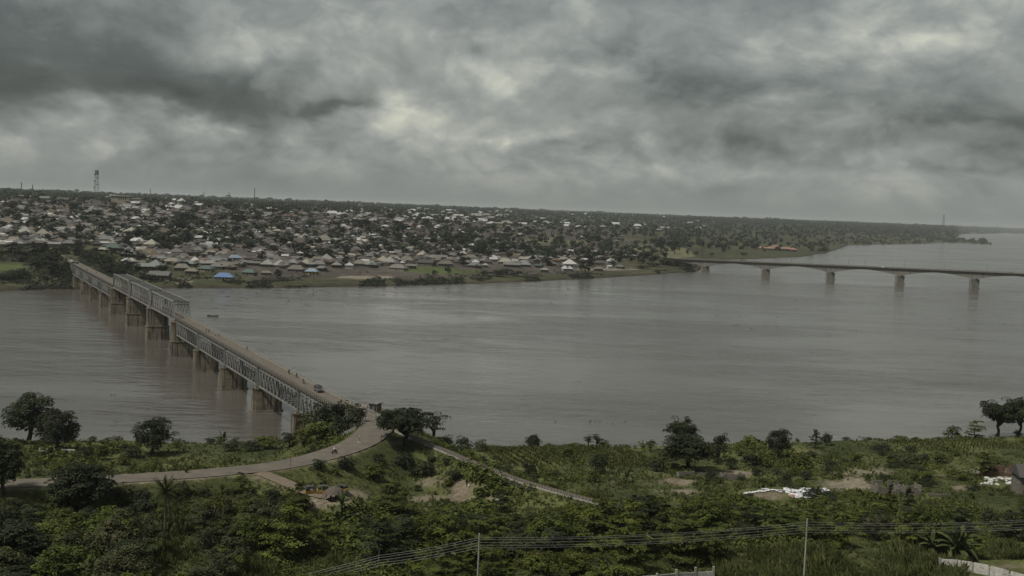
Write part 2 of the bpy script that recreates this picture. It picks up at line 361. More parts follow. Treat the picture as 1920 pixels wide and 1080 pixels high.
def near_dirt(px, py, X, Y):
    m = np.zeros(px.shape); j = wob(X, Y, 6) * .45 + wob(X, Y, 19) * .45
    for (x, y, rx, ry) in DIRT: m = np.maximum(m, 1.12 - np.sqrt(((px - x) / rx) ** 2 + ((py - y) / ry) ** 2) + j * .9)
    d, _ = near_poly(X, Y, TRACK); m = np.maximum(m, (3.0 - d) / 2 + j)
    d, _ = near_poly(X, Y, ROAD); m = np.maximum(m, (4.9 - d) / 1.5 + j * .7)
    return np.clip(m * 1.4 - .12, 0, .85)
gx = np.arange(-330, 360, 1.5); gy = np.arange(-90, 425, 1.5); GX, GY = np.meshgrid(gx, gy, indexing='ij'); GZ = near_height(GX, GY)
V = np.stack([GX, GY, GZ], -1).reshape(-1, 3)
kk = (V - EYE) @ FWD; kk = np.where(kk < 5, 5, kk); ppx = 960 + F * ((V - EYE) @ RIGHT) / kk; ppy = 540 - F * ((V - EYE) @ UP) / kk
nd = near_dirt(ppx, ppy, V[:, 0], V[:, 1]); nd = np.where(kk < 60, 0, nd)
t = np.clip(.5 + wob(V[:, 0], V[:, 1], 35) * .5 + wob(V[:, 0], V[:, 1], 11) * .3, 0, 1)[:, None]; base = GRASS * (1 - t) + PALEGRASS * t
t2 = np.clip(.5 + wob(V[:, 0] + 9, V[:, 1], 14), 0, 1)[:, None]; soil = SOIL * (1 - t2) + SAND * t2
ncol = base * (1 - nd[:, None]) + soil * nd[:, None]
structure(put('hillside_ground', grid_mesh(V, len(gx), len(gy), 'hillside_ground', ground_material('ground_near', .9, .18, .45), ncol)), 'green hillside with bare earth patches sloping down to the river')

fu = np.concatenate([np.linspace(-.85, -.5, 24, endpoint=False), np.linspace(-.5, .5, 640), np.linspace(.505, .8, 20)])
fd = np.concatenate([[-40, -10, 0, 5, 15], np.arange(25, 200, 9), np.arange(205, 1300, 16), np.geomspace(1310, 27000, 80)])
FU, FD = np.meshgrid(fu, fd, indexing='ij'); FY = np.interp(FU, fsu, fsy) + FD; FX = FU * FY; FZ = far_height(FX, FY); V = np.stack([FX, FY, FZ], -1).reshape(-1, 3)
kk = (V - EYE) @ FWD; ppx = 960 + F * ((V - EYE) @ RIGHT) / kk; ppy = 540 - F * ((V - EYE) @ UP) / kk
dd = FD.ravel(); X_, Y_ = V[:, 0], V[:, 1]; n1 = wob(X_, Y_, 130); n2 = wob(X_, Y_, 40)
town = np.clip((1240 - ppx + n1 * 60) / 180, 0, 1) * np.clip((dd - 45 - n1 * 15) / 30, 0, 1) * np.clip((2300 - dd + n1 * 300) / 700, 0, 1)
town = town * np.clip((ppx - 330 + n2 * 20) / 40 + (485 - ppy) / 12, 0, 1)
BANK = np.array((.034, .035, .019)); WOOD = np.array((.023, .028, .016)); MEAD = np.array((.052, .053, .028)); FIELD = np.array((.056, .070, .026)); EARTH = np.array((.056, .050, .042))
a = np.clip(.5 + n1 * .6, 0, 1)[:, None]; c = BANK * (1 - a) + MEAD * a
w = np.clip((dd - 900) / 1500, 0, 1)[:, None]; c = c * (1 - w) + WOOD * w; c = c * (1 - town[:, None]) + EARTH * town[:, None]
def paint(c, ell, colr):
    m = np.zeros(len(c))
    for (x, y, rx, ry) in ell: m = np.maximum(m, np.clip((1.15 - np.sqrt(((ppx - x) / rx) ** 2 + ((ppy - y) / ry) ** 2) + n2 * .2) * 4, 0, 1))
    return c * (1 - m[:, None]) + np.array(colr) * m[:, None]
c = paint(c, [(15, 500, 34, 7), (800, 505, 55, 5), (850, 510, 60, 4)], FIELD)
c = paint(c, [(460, 530, 120, 6), (640, 530, 70, 4), (1010, 520, 60, 4), (1440, 474, 110, 7), (1330, 475, 50, 4)], (.036, .039, .020))
c = paint(c, [(1020, 451, 32, 5), (1075, 455, 30, 4), (1190, 468, 24, 8), (1270, 475, 30, 9)], (.095, .095, .052))
c = paint(c, [(341, 527, 19, 5), (690, 520, 50, 3), (1130, 505, 60, 2)], (.15, .133, .105))
edge = np.clip(1 - np.abs(dd - 4) / 9, 0, 1)[:, None]; c = c * (1 - edge) + np.array((.032, .027, .021)) * edge
structure(put('far_bank', grid_mesh(V, len(fu), len(fd), 'far_bank', ground_material('ground_far', .08, .012, .4), c)), 'far river bank rising behind the town to a wooded plain')

su = np.array([at(x, 456, 0)[0] / at(x, 456, 0)[1] for x in np.linspace(1725, 1862, 46)]); sy = np.linspace(4650, 6050, 36); SU, SY = np.meshgrid(su, sy, indexing='ij'); SX = SU * SY; SZ = far_height(SX, SY) - .02; V = np.stack([SX, SY, SZ], -1).reshape(-1, 3)
structure(put('river_spit', grid_mesh(V, len(su), len(sy), 'river_spit', bpy.data.materials['ground_far'], np.tile(np.array((.045, .048, .024)), (len(V), 1)))), 'low wooded spit reaching into the river at the right')
# ---- the river
def river_material():
    m, g = material('river_water'); pos = g.n('ShaderNodeNewGeometry').outputs['Position']
    p1_ = g.scalevec(pos, (.45, 1, 1)); big = g.noise(g.scalevec(pos, (.35, 1, 1)), .011, 4, .6, .6); mid = g.noise(p1_, .045, 4, .6, .8)
    w1 = g.noise(p1_, .22, 3, .6, .4); w2 = g.noise(p1_, .9, 2, .5)
    dash = g.noise(g.scalevec(pos, (.26, 1, 1)), .15, 3, .55, .5); dsh = g.mapr(dash, .54, .72, 0, 1, True)
    h = g.math('ADD', g.math('MULTIPLY_ADD', w1, .9, g.math('MULTIPLY', dsh, DASH)), g.math('ADD', g.math('MULTIPLY', w2, .15), g.math('MULTIPLY', mid, 3.2)))
    amp = g.math('MULTIPLY', g.mapr(big, .42, .62, .25, 1.0), g.mapr(mid, .35, .65, .35, 1.15))
    b = g.n('ShaderNodeBsdfPrincipled'); g.set(b.inputs['Base Color'], g.mix(g.mapr(big, .35, .65), WATER1, WATER2))
    g.set(b.inputs['Roughness'], g.mapr(big, .4, .65, .10, .20)); b.inputs['IOR'].default_value = 1.33; b.inputs['Specular IOR Level'].default_value = .5
    bn = g.n('ShaderNodeBump'); bn.inputs['Distance'].default_value = 1.0; g.set(bn.inputs['Strength'], g.math('MULTIPLY', amp, WAVES)); g.set(bn.inputs['Height'], h); g.t.links.new(bn.outputs[0], b.inputs['Normal'])
    o = g.n('ShaderNodeOutputMaterial'); g.t.links.new(b.outputs[0], o.inputs[0]); return m
structure(MB().add([(-29000, -300, 0), (29000, -300, 0), (29000, 29000, 0), (-29000, 29000, 0)], np.array([(0, 1, 2, 3)])).build('river', river_material()), 'wide brown grey river with streaks of current')

# ================================================================== ROAD AND RAILWAY
def strip(name, P, w, mat_, dz=0.02, edge=None, label=''):
    P = np.asarray(P); T = np.gradient(P[:, :2], axis=0); T /= np.linalg.norm(T, axis=1)[:, None]; Nn = np.c_[T[:, 1], -T[:, 0]]; w = np.broadcast_to(w, len(P)) / 2
    V = []; 
    for p, n, q in zip(P, Nn, w):
        for k in (-1, -.5, 0, .5, 1): V.append((p[0] + n[0] * q * k, p[1] + n[1] * q * k, p[2] + dz + .06 * (1 - abs(k))))
    i = np.arange(len(P) * 5).reshape(-1, 5); q = np.stack([i[:-1, :-1], i[:-1, 1:], i[1:, 1:], i[1:, :-1]], -1).reshape(-1, 4)
    return MB().add(V, q).build(name, mat_, smooth=True)
def road_material():
    m, g = material('worn_asphalt'); pos = g.n('ShaderNodeNewGeometry').outputs['Position']; f = g.noise(pos, .35, 5, .65); f2 = g.noise(pos, 2.2, 3, .6)
    c_ = g.mix(g.mapr(f, .35, .65), (.078, .071, .060), (.112, .096, .076)); c_ = g.mix(g.mapr(f2, .55, .75, 0, .5), c_, (.11, .10, .09)); return finish(m, g, c_, .9, .2, f2, .3, .05)
M_ROAD = road_material()
wid = np.interp(np.arange(len(ROAD)), [0, 10, 25, 40, 60, 110], [6.4, 7.5, 9.5, 9.0, 7.4, 6.4])
structure(strip('road', ROAD, wid, M_ROAD, .03), 'worn laterite stained road curving down from the truss bridge')
M_TRACK = noisy('track_earth', (.14, .115, .085), (.11, .09, .068), .5, .95, .1, space='World')
structure(strip('dirt_track', TRACK, 3.6, M_TRACK, .03), 'bare earth track leaving the road beside the bend')
M_BALLAST = noisy('ballast', (.20, .19, .165), (.12, .113, .10), 2.5, .95, .1, space='World')
M_RUST = noisy('rail_steel', (.16, .13, .11), (.09, .07, .06), 3, .6, .4, space='World')
M_SLEEPER = noisy('sleeper_concrete', (.21, .20, .18), (.15, .145, .13), 2, .9, .1, space='World')
rw = thing('railway_line', 'pale ballasted single railway track running diagonally down the green slope', 'railway track', RAIL[10])
def local(b, name, mat_, parent, loc): o = b.build(name, mat_, parent); o.location = [-q for q in loc]; return o
b = MB(); Tn = np.gradient(RAIL[:, :2], axis=0); Tn /= np.linalg.norm(Tn, axis=1)[:, None]; RN = np.c_[Tn[:, 1], -Tn[:, 0]]
for i in range(len(RAIL) - 1):
    pa, pb = RAIL[i], RAIL[i + 1]; sec = [(-1.05, -.1), (-.8, .2), (.8, .2), (1.05, -.1)]
    b.add([(p[0] + n[0] * o, p[1] + n[1] * o, p[2] + z) for p, n in ((pa, RN[i]), (pb, RN[i + 1])) for o, z in sec], np.array([(0, 1, 5, 4), (1, 2, 6, 5), (2, 3, 7, 6)]))
local(b, 'ballast_bed', M_BALLAST, rw, RAIL[10])
for o in (-.55, .55):
    b = MB(); pts = np.c_[RAIL[:, :2] + RN * o, RAIL[:, 2] + .47]
    for pa, pb in zip(pts[:-1], pts[1:]): b.bar(pa, pb, .09, .16)
    local(b, 'rail', M_RUST, rw, RAIL[10])
b = MB(); L = np.r_[0, np.cumsum(np.linalg.norm(np.diff(RAIL[:, :2], axis=0), axis=1))]
for sdist in np.arange(0, L[-1], .9):
    p = [np.interp(sdist, L, RAIL[:, k]) for k in range(3)]; n = [np.interp(sdist, L, RN[:, k]) for k in range(2)]
    b.bar((p[0] - n[0] * .8, p[1] - n[1] * .8, p[2] + .31), (p[0] + n[0] * .8, p[1] + n[1] * .8, p[2] + .31), .25, .14)
tag(local(b, 'sleepers', M_SLEEPER, rw, RAIL[10]), None, kind='stuff')

# ================================================================== OLD TRUSS BRIDGE
def pier_material(name, c1, c2, streak):
    m, g = material(name); pos = g.n('ShaderNodeNewGeometry').outputs['Position']; f = g.noise(pos, .5, 5, .6); st = g.noise(g.scalevec(pos, (1.1, 1.1, .07)), 1.0, 4, .65, .3); fl = g.noise(g.scalevec(pos, (.15, .15, 1.6)), 1, 3, .5)
    c_ = g.mix(g.mapr(f, .3, .7), c1, c2); c_ = g.mix(g.mapr(st, .47, .62, 0, .92), c_, streak); c_ = g.mix(g.mapr(fl, .55, .75, 0, .45), c_, streak)
    return finish(m, g, c_, .92, .15, f, .4, .1)
M_PIER = pier_material('stained_pier_concrete', (.180, .158, .120), (.105, .090, .068), (.018, .015, .012))
M_CONC = pier_material('weathered_concrete', (.17, .163, .142), (.12, .115, .10), (.06, .056, .048))
M_STEEL = noisy('grey_bridge_paint', (.165, .174, .170), (.105, .111, .107), .35, .55, .3, space='World', c3=(.20, .165, .13))
M_STEELDK = noisy('dark_girder', (.10, .10, .095), (.06, .058, .053), .5, .7, .3, space='World')
M_BDECK = road_material(); 
B0 = (*AX[3], 0.0)
tb = thing('truss_bridge', 'long old steel truss bridge on stone piers crossing the river diagonally', 'bridge', B0)
def L3(p): return (p[0] - B0[0], p[1] - B0[1], p[2] - B0[2])
UB = unit_bar(M_STEEL); UBD = unit_bar(M_STEELDK)
def member(name, a, b_, w, h, parent, me=None): return put(name, me or UB, parent, barM(L3(a), L3(b_), w, h))
def stadium(L_, t_, n=7):
    r = t_ / 2; a_ = np.linspace(-math.pi / 2, math.pi / 2, n); xs = L_ / 2 - r
    return [(xs + r * math.cos(q), r * math.sin(q)) for q in a_] + [(-xs - r * math.cos(q), -r * math.sin(q)) for q in a_]
pa_ = math.atan2(pierdir[1], pierdir[0])
def pier(k, tall):
    zt = zdeck(k) - (1.1 if tall else 8.2); c_ = AX[KS.index(k)]; b = MB()
    if tall: b.prism(stadium(12.6, 4.8), -3, 7.0).prism(stadium(13.0, 5.2), 7.0, 7.5).prism(stadium(11.6, 3.9), 7.5, zt - .7).prism(stadium(12.0, 4.3), zt - .7, zt)
    else: b.prism(stadium(11.2, 3.8), -3, zt - .6).prism(stadium(11.5, 4.1), zt - .6, zt)
    b.prism(stadium(12.2, 4.8) if not tall else stadium(13.2, 5.4), -3, .45)
    o = b.build('pier', M_PIER, tb); o.matrix_basis = Matrix.Translation(L3((*c_, 0))) @ Matrix.Rotation(pa_, 4, 'Z')
    for sgn in (-1, 1):
        x = sgn * 3.35; bb = MB().box((x, 0, zt + .3), (1.2, 1.5, .6)); bb.build('bearing', M_STEELDK, o)
    if not tall:   # inspection rail on top of the pier
        r = MB(); xx = [-5.2, -3.9, -2.6]; yy = (-1.4, 1.4)
        for y_ in yy:
            for x_ in xx: r.bar((x_, y_, zt), (x_, y_, zt + 1.0), .06, .06)
            for z_ in (.5, 1.0): r.bar((xx[0], y_, zt + z_), (xx[-1], y_, zt + z_), .05, .05)
        for z_ in (.5, 1.0): r.bar((xx[0], yy[0], zt + z_), (xx[0], yy[1], zt + z_), .05, .05)
        r.build('guard_rail', M_STEEL, o)
    return o
TALL = (3, 4.34, 5.68, 7.02)
for k in KS[1:-1]: pier(k, k in TALL)
def P3(k, side, z): q = p1 + pierdir * 5.7 + un * k + BN * side; return (q[0], q[1], z)
for i in range(len(KS) - 1):
    ka, kb = KS[i], KS[i + 1]; thr = kb - ka > 1.2; npan = 10 if thr else 12; ks = np.linspace(ka, kb, npan + 1); g_ = .03
    ks[0] += g_; ks[-1] -= g_; side = 3.7 if thr else 3.25
    # the span itself: floor beams and lateral bracing; chords and web members below it
    b = MB()
    for j, k in enumerate(ks):
        zf = zdeck(k) - .55; b.bar(L3(P3(k, -3.6, zf)), L3(P3(k, 3.6, zf)), .35, .7)
        if not thr: b.bar(L3(P3(k, -side, zdeck(k) - 7.4)), L3(P3(k, side, zdeck(k) - 7.4)), .25, .3)
        if j < npan:
            k2 = ks[j + 1]; zl = (zdeck(k) - 7.5) if not thr else (zdeck(k) - .9); s_ = side * (1 if j % 2 else -1); b.bar(L3(P3(k, -s_, zl)), L3(P3(k2, s_, zl)), .18, .18)
            if not thr: b.bar(L3(P3(k, -side, zdeck(k) - 7.4)), L3(P3(k, side, zdeck(k) - 1.2)), .16, .16)
    for s_ in (-1.2, 1.2): b.bar(L3(P3(ks[0], s_, zdeck(ks[0]) - .5)), L3(P3(ks[-1], s_, zdeck(ks[-1]) - .5)), .3, .5)
    sp_ = tag(b.build('truss_span', M_STEELDK, tb), 'through truss rising above the deck' if thr else 'deck truss below the roadway')
    for s_ in (-side, side):
        if thr:
            zb = lambda k: zdeck(k) - .45; zt = lambda k: zdeck(k) + 8.3; inner = range(1, npan)
            member('bottom_chord', P3(ks[0], s_, zb(ks[0])), P3(ks[-1], s_, zb(ks[-1])), .55, .7, sp_)
            member('top_chord', P3(ks[1] - .35 * (ks[1] - ks[0]), s_, zt(ks[1])), P3(ks[-2] + .35 * (ks[1] - ks[0]), s_, zt(ks[-2])), .6, .6, sp_)
            member('end_post', P3(ks[0], s_, zb(ks[0])), P3(ks[1] - .35 * (ks[1] - ks[0]), s_, zt(ks[1])), .6, .55, sp_); member('end_post', P3(ks[-1], s_, zb(ks[-1])), P3(ks[-2] + .35 * (ks[1] - ks[0]), s_, zt(ks[-2])), .6, .55, sp_)
        else:
            zb = lambda k: zdeck(k) - 7.4; zt = lambda k: zdeck(k) - 1.25; inner = range(0, npan + 1)
            member('bottom_chord', P3(ks[0], s_, zb(ks[0])), P3(ks[-1], s_, zb(ks[-1])), .5, .55, sp_); member('top_chord', P3(ks[0], s_, zt(ks[0])), P3(ks[-1], s_, zt(ks[-1])), .5, .55, sp_)
            for e_ in (0, -1): member('end_post', P3(ks[e_], s_, zb(ks[e_]) - .7), P3(ks[e_], s_, zt(ks[e_])), .6, .6, sp_)
        for j in inner:
            if 0 < j < npan: member('post', P3(ks[j], s_, zb(ks[j])), P3(ks[j], s_, zt(ks[j])), .25, .28, sp_)
        for j in range(1 if thr else 0, npan - 1 if thr else npan):
            a_, c_ = (ks[j], ks[j + 1]) if j < npan / 2 else (ks[j + 1], ks[j]); member('diagonal', P3(a_, s_, zt(a_)), P3(c_, s_, zb(c_)), .25, .28, sp_)
    if thr:
        for j in range(1, npan):
            k = ks[j]; member('top_strut', P3(k, -side, zdeck(k) + 8.2), P3(k, side, zdeck(k) + 8.2), .3, .4, sp_)
            if j < npan - 1:
                for q in (-1, 1): member('top_lateral', P3(k, q * side, zdeck(k) + 8.35), P3(ks[j + 1], -q * side, zdeck(k) + 8.35), .2, .2, sp_)
        for k in (ks[1], ks[-2]):
            member('portal_beam', P3(k, -side, zdeck(k) + 6.6), P3(k, side, zdeck(k) + 6.6), .35, .35, sp_)
            for q in np.linspace(-1, 1, 6)[:-1]: member('portal_brace', P3(k, q * side, zdeck(k) + 6.6), P3(k, (q + .4) * side, zdeck(k) + 8.2), .2, .2, sp_)
# deck
kd = np.linspace(KS[0] - .12, KS[-1] + .3, 60); b = MB(); sec = [(-3.45, -.30), (-3.45, 0), (3.45, 0), (3.45, -.30)]
for ka, kb in zip(kd[:-1], kd[1:]):
    b.add([L3(P3(k, s_, zdeck(k) + z)) for k in (ka, kb) for s_, z in sec], np.array([(0, 1, 5, 4), (1, 2, 6, 5), (2, 3, 7, 6), (3, 0, 4, 7)]))
b.build('deck', M_BDECK, tb)
M_KERB = noisy('kerb_concrete', (.21, .19, .14), (.15, .133, .10), .4, .9, .1, space='World')
for s_ in (-3.3, 3.3):
    b = MB()
    for ka, kb in zip(kd[:-1], kd[1:]): b.bar(L3(P3(ka, s_, zdeck(ka) + .14)), L3(P3(kb, s_, zdeck(kb) + .14)), .3, .26)
    b.build('kerb', M_KERB, tb)
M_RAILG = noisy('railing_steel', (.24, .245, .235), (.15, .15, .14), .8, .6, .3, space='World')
for s_ in (-3.55, 3.55):
    b = MB(); step = 1.9 / SPAN
    for k in np.arange(KS[0], KS[-1], step): b.bar(L3(P3(k, s_, zdeck(k) - .3)), L3(P3(k, s_, zdeck(k) + 1.35)), .16, .16)
    for ka, kb in zip(kd[:-1], kd[1:]):
        for z in (.45, .9, 1.33): b.bar(L3(P3(ka, s_, zdeck(ka) + z)), L3(P3(kb, s_, zdeck(kb) + z)), .11, .11)
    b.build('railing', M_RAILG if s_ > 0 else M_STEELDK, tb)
b = MB()
for k in np.arange(KS[0] + .04, KS[-1], 1.95 / SPAN):
    if 3 < k < 7.02: continue
    for s_ in (-1, 1): b.bar(L3(P3(k, s_ * 2.9, zdeck(k) - .75)), L3(P3(k, s_ * 3.6, zdeck(k) - .42)), .28, .45)
tag(b.build('brackets', M_STEELDK, tb), None, kind='stuff')
# abutments
for k, s_ in ((KS[0], -1), (KS[-1], 1)):
    b = MB(); c_ = p1 + pierdir * 5.7 + un * k + BE * s_ * 3.2; o = b.box((0, 0, (zdeck(k) - 1) / 2 - 2), (9.0, 6.0, zdeck(k) + 3)).build('abutment', M_PIER, tb)
    o.matrix_basis = Matrix.Translation(L3((*c_, 0))) @ Matrix.Rotation(math.atan2(BN[1], BN[0]), 4, 'Z')
    if s_ > 0:
        for q, zt, w_ in ((-5.4, 3.0, 2.4), (5.4, 2.4, 2.2)):
            pp = P3(k, q, 0); MB().box((*L3(pp)[:2], (zdeck(k) + zt) / 2), (w_, w_, zdeck(k) + zt), math.atan2(BN[1], BN[0])).box((*L3(pp)[:2], zdeck(k) + zt + .2), (w_ + .4, w_ + .4, .4), math.atan2(BN[1], BN[0])).build('gate_pillar', M_CONC, tb)
        ww = MB(); a_ = np.array(P3(k, -6.4, 0))[:2]; outd = -BN * .9 + BE * .42; outd /= np.linalg.norm(outd)
        e_ = a_ + outd * 15; nrm = np.array((-outd[1], outd[0])) * .6
        ww.add([L3((*(q + n_), z)) for n_ in (-nrm, nrm) for q, z in ((a_, 0), (e_, 0), (e_, 6), (a_, zdeck(k)))], [np.array([(0, 1, 2, 3), (7, 6, 5, 4), (0, 4, 5, 1), (1, 5, 6, 2), (2, 6, 7, 3), (3, 7, 4, 0)])]); ww.build('wing_wall', M_CONC, tb)
structure(strip('bridge_approach_road', np.array([[*(AX[-1] + BE * t), zdeck(12) + .03 + t * .012] for t in (5.5, 30, 60, 100, 138)]), 6.6, M_TRACK, 0.0), 'earth road climbing away from the far end of the truss bridge')

# ================================================================== CONCRETE ROAD BRIDGE
C0 = (*q1, 0.0); rb = thing('concrete_bridge', 'distant grey concrete bridge with shallow arched girders on broad piers', 'bridge', C0)
def G3(k, side, z): q = q1 + GN * k + GP * side; return (q[0] - C0[0], q[1] - C0[1], z)
LEN = np.linalg.norm(GN); M_GIRD = pier_material('bridge_concrete', (.185, .178, .155), (.13, .125, .11), (.07, .067, .06))
spans = [(-.62, 0)] + [(i, i + 1) for i in range(0, 7)]
for ka, kb in spans:
    b = MB(); n = 16; ks = np.linspace(ka, kb, n + 1)
    def soff(k):
        t_ = (k - ka) / (kb - ka); t_ = .5 + t_ * .5 if ka < 0 else t_; x = (2 * t_ - 1); return 3.3 + 6.6 * abs(x) ** 1.7
    for k, k2 in zip(ks[:-1], ks[1:]):
        V = []
        for q in (k, k2):
            z = nzdeck(q); V += [G3(q, -5.6, z - .9), G3(q, -5.6, z - 1.4), G3(q, -3.6, z - 2.0), G3(q, -3.4, z - 1 - soff(q)), G3(q, 3.4, z - 1 - soff(q)), G3(q, 3.6, z - 2.0), G3(q, 5.6, z - 1.4), G3(q, 5.6, z - .9)]
        b.add(V, np.array([(i, (i + 1) % 8, 8 + (i + 1) % 8, 8 + i) for i in range(8)]))
    b.build('girder_span', M_GIRD, rb)
    for s_ in (-5.5, 5.5):
        pb_ = MB(); pb_.bar(G3(ka, s_, nzdeck(ka) - .75), G3(kb, s_, nzdeck(kb) - .75), .3, .4); pb_.bar(G3(ka, s_, nzdeck(ka)), G3(kb, s_, nzdeck(kb)), .28, .25)
        for q in np.arange(ka, kb, 2.6 / LEN): pb_.bar(G3(q, s_, nzdeck(q) - .9), G3(q, s_, nzdeck(q)), .3, .3)
        pb_.build('parapet', M_GIRD, rb)
ang = math.atan2(GE[1], GE[0])
for k in range(0, 8):
    z = nzdeck(k) - 10.6; b = MB().prism([(-5, -3), (5, -3), (6, 0), (5, 3), (-5, 3), (-6, 0)], -4, z).prism([(-5.8, -3.9), (5.8, -3.9), (7, 0), (5.8, 3.9), (-5.8, 3.9), (-7, 0)], -4, .8)
    o = b.build('pier', M_GIRD, rb); o.matrix_basis = Matrix.Translation(G3(k, 0, 0)) @ Matrix.Rotation(.06, 4, 'Z')
    MB().box((0, 0, z + .25), (5, 5, .5)).build('bearing', M_STEELDK, o)
o = MB().box((0, 0, 5), (9, 11, 18)).build('abutment', M_GIRD, rb); o.matrix_basis = Matrix.Translation(G3(-.64, 0, 0)) @ Matrix.Rotation(ang, 4, 'Z')
structure(strip('far_bridge_road', np.array([[*(q1 + GE * t), nzdeck(0) - .86 - z0] for t, z0 in ((-62, 0), (-150, .5), (-320, 2))]), 9, M_ROAD, .05), 'road running inland from the concrete bridge')
M_LAMP = noisy('lamp_steel', (.14, .14, .14), (.10, .10, .10), 2, .5, .4)
for i, x in enumerate((1484, 1552, 1591, 1622, 1696, 1771, 1850)):
    ks = np.linspace(0, 5, 800); xs = np.array([project(np.array(G3(k, 5.3, nzdeck(k))) + np.array(C0))[0] for k in ks]); k = float(np.interp(x, xs, ks)); hh = 9.5 + .6 * math.sin(i * 2.1)
    lp = thing('street_lamp', None, 'street lamp', np.array(G3(k, 5.3, nzdeck(k))) + np.array(C0), 0, 'lamp posts along the concrete bridge')
    MB().tube((0, 0, -.9), (0, 0, hh), .24, .16, 6).build('post', M_LAMP, lp); MB().bar((0, 0, hh), (-1.8 * GP[0], -1.8 * GP[1], hh + .5), .09, .09).build('arm', M_LAMP, lp); MB().box((-2.0 * GP[0], -2.0 * GP[1], hh + .5), (.5, .9, .2)).build('lamp_head', M_LAMP, lp)
    lp['label'] = ['thin street lamp on the concrete bridge just past its second pier', 'thin street lamp standing on the concrete bridge above its third pier', 'thin street lamp a little past the third pier of the concrete bridge', 'thin street lamp at mid span before the fourth pier of the concrete bridge',
                   'thin street lamp beside the fourth pier of the concrete bridge', 'thin street lamp at mid span before the last visible pier of the concrete bridge', 'thin street lamp past the last visible pier of the concrete bridge'][i]
# ================================================================== FOLIAGE
def leaf_material(name, dark, light, tip, scale=.55, rnd=.22, transl=.12):
    m, g = material(name); pos = g.n('ShaderNodeNewGeometry').outputs['Position']; oi = g.n('ShaderNodeObjectInfo').outputs['Random']
    f = g.noise(pos, scale, 3, .6); f2 = g.noise(pos, scale * 4.5, 2, .6)
    c = g.mix(g.mapr(f, .36, .62), dark, light); c = g.mix(g.mapr(f2, .56, .74, 0, .8), c, tip)
    hs = g.n('ShaderNodeHueSaturation'); g.set(hs.inputs['Color'], c); g.set(hs.inputs['Value'], g.mapr(oi, 0, 1, 1 - rnd, 1 + rnd)); g.set(hs.inputs['Hue'], g.mapr(g.math('FRACT', g.math('MULTIPLY', oi, 7.13)), 0, 1, .482, .512))
    b = g.n('ShaderNodeBsdfPrincipled'); g.set(b.inputs['Base Color'], hs.outputs[0]); b.inputs['Roughness'].default_value = .55; b.inputs['Specular IOR Level'].default_value = .12
    tr = g.n('ShaderNodeBsdfTranslucent'); g.set(tr.inputs[0], hs.outputs[0]); mx = g.n('ShaderNodeMixShader'); mx.inputs[0].default_value = transl
    g.t.links.new(b.outputs[0], mx.inputs[1]); g.t.links.new(tr.outputs[0], mx.inputs[2]); o = g.n('ShaderNodeOutputMaterial'); g.t.links.new(mx.outputs[0], o.inputs[0]); return m
LEAF_G = leaf_material('leaf_bright_green', (.015, .023, .005), (.062, .076, .013), (.112, .124, .030))
LEAF_D = leaf_material('leaf_dark_green', (.011, .016, .007), (.026, .034, .014), (.046, .055, .025), transl=.12)
LEAF_O = leaf_material('leaf_olive', (.026, .031, .012), (.052, .057, .024), (.075, .080, .036))
LEAF_Y = leaf_material('leaf_yellow_green', (.030, .042, .007), (.074, .092, .014), (.115, .132, .030))
LEAF_GR = leaf_material('grass_blades', (.040, .050, .015), (.080, .090, .031), (.12, .122, .055), scale=.25)
LEAF_C = leaf_material('maize_leaf', (.055, .070, .018), (.10, .115, .036), (.14, .15, .065))
M_BARK = noisy('bark', (.05, .042, .034), (.028, .024, .019), 3, .95, .1, stretch=(1, 1, .3))
M_BARKP = noisy('pale_bark', (.12, .108, .088), (.075, .066, .054), 3, .95, .1, stretch=(1, 1, .3))

def unit(v): return v / (np.linalg.norm(v, axis=-1, keepdims=True) + 1e-9)
def leaf_quads(C, N, size, asp, rng):
    n = len(C); N = unit(N); t = unit(np.cross(N, rng.normal(size=(n, 3)))); b = np.cross(N, t); s = (size * rng.uniform(.65, 1.35, n))[:, None] / 2
    bend = N * s * .25
    V = np.stack([C - t * s, C + b * s * asp + bend, C + t * s, C - b * s * asp + bend], 1).reshape(-1, 3)
    return V, np.arange(4 * n).reshape(-1, 4)
def limb(mb, a, b, r0, r1, rng, sag=.12, n=5):
    a = np.asarray(a, float); b = np.asarray(b, float); L = np.linalg.norm(b - a); t = np.linspace(0, 1, n)[:, None]
    P = a + (b - a) * t; P[1:-1] += rng.normal(size=(n - 2, 3)) * L * .04; P[:, 2] += (np.sin(t[:, 0] * math.pi) * L * sag)
    mb.path(P, list(np.linspace(r0, r1, n)), 5)
def clump_crown(clumps, rad, per, size, asp, rng, flat=1.0, up=.5, shell=.75):
    """leaves gathered in clumps: (centre, radius)"""
    Cs, Ns = [], []; cen = clumps.mean(0)
    for c, r in zip(clumps, rad):
        d = unit(rng.normal(size=(per, 3))); d[:, 2] = np.where(d[:, 2] < -.25, -d[:, 2], d[:, 2]); rr = r * rng.uniform(shell if shell < .9 else .5, 1.05, per)[:, None] ** .7; p = d * rr; p[:, 2] *= flat
        Cs.append(c + p); Ns.append(d * .55 + np.array((0, 0, up + .15)) + unit(c - cen) * .35 + rng.normal(size=(1, 3)) * .22 + rng.normal(size=(per, 3)) * .30)
    return leaf_quads(np.concatenate(Cs), np.concatenate(Ns), size, asp, rng)
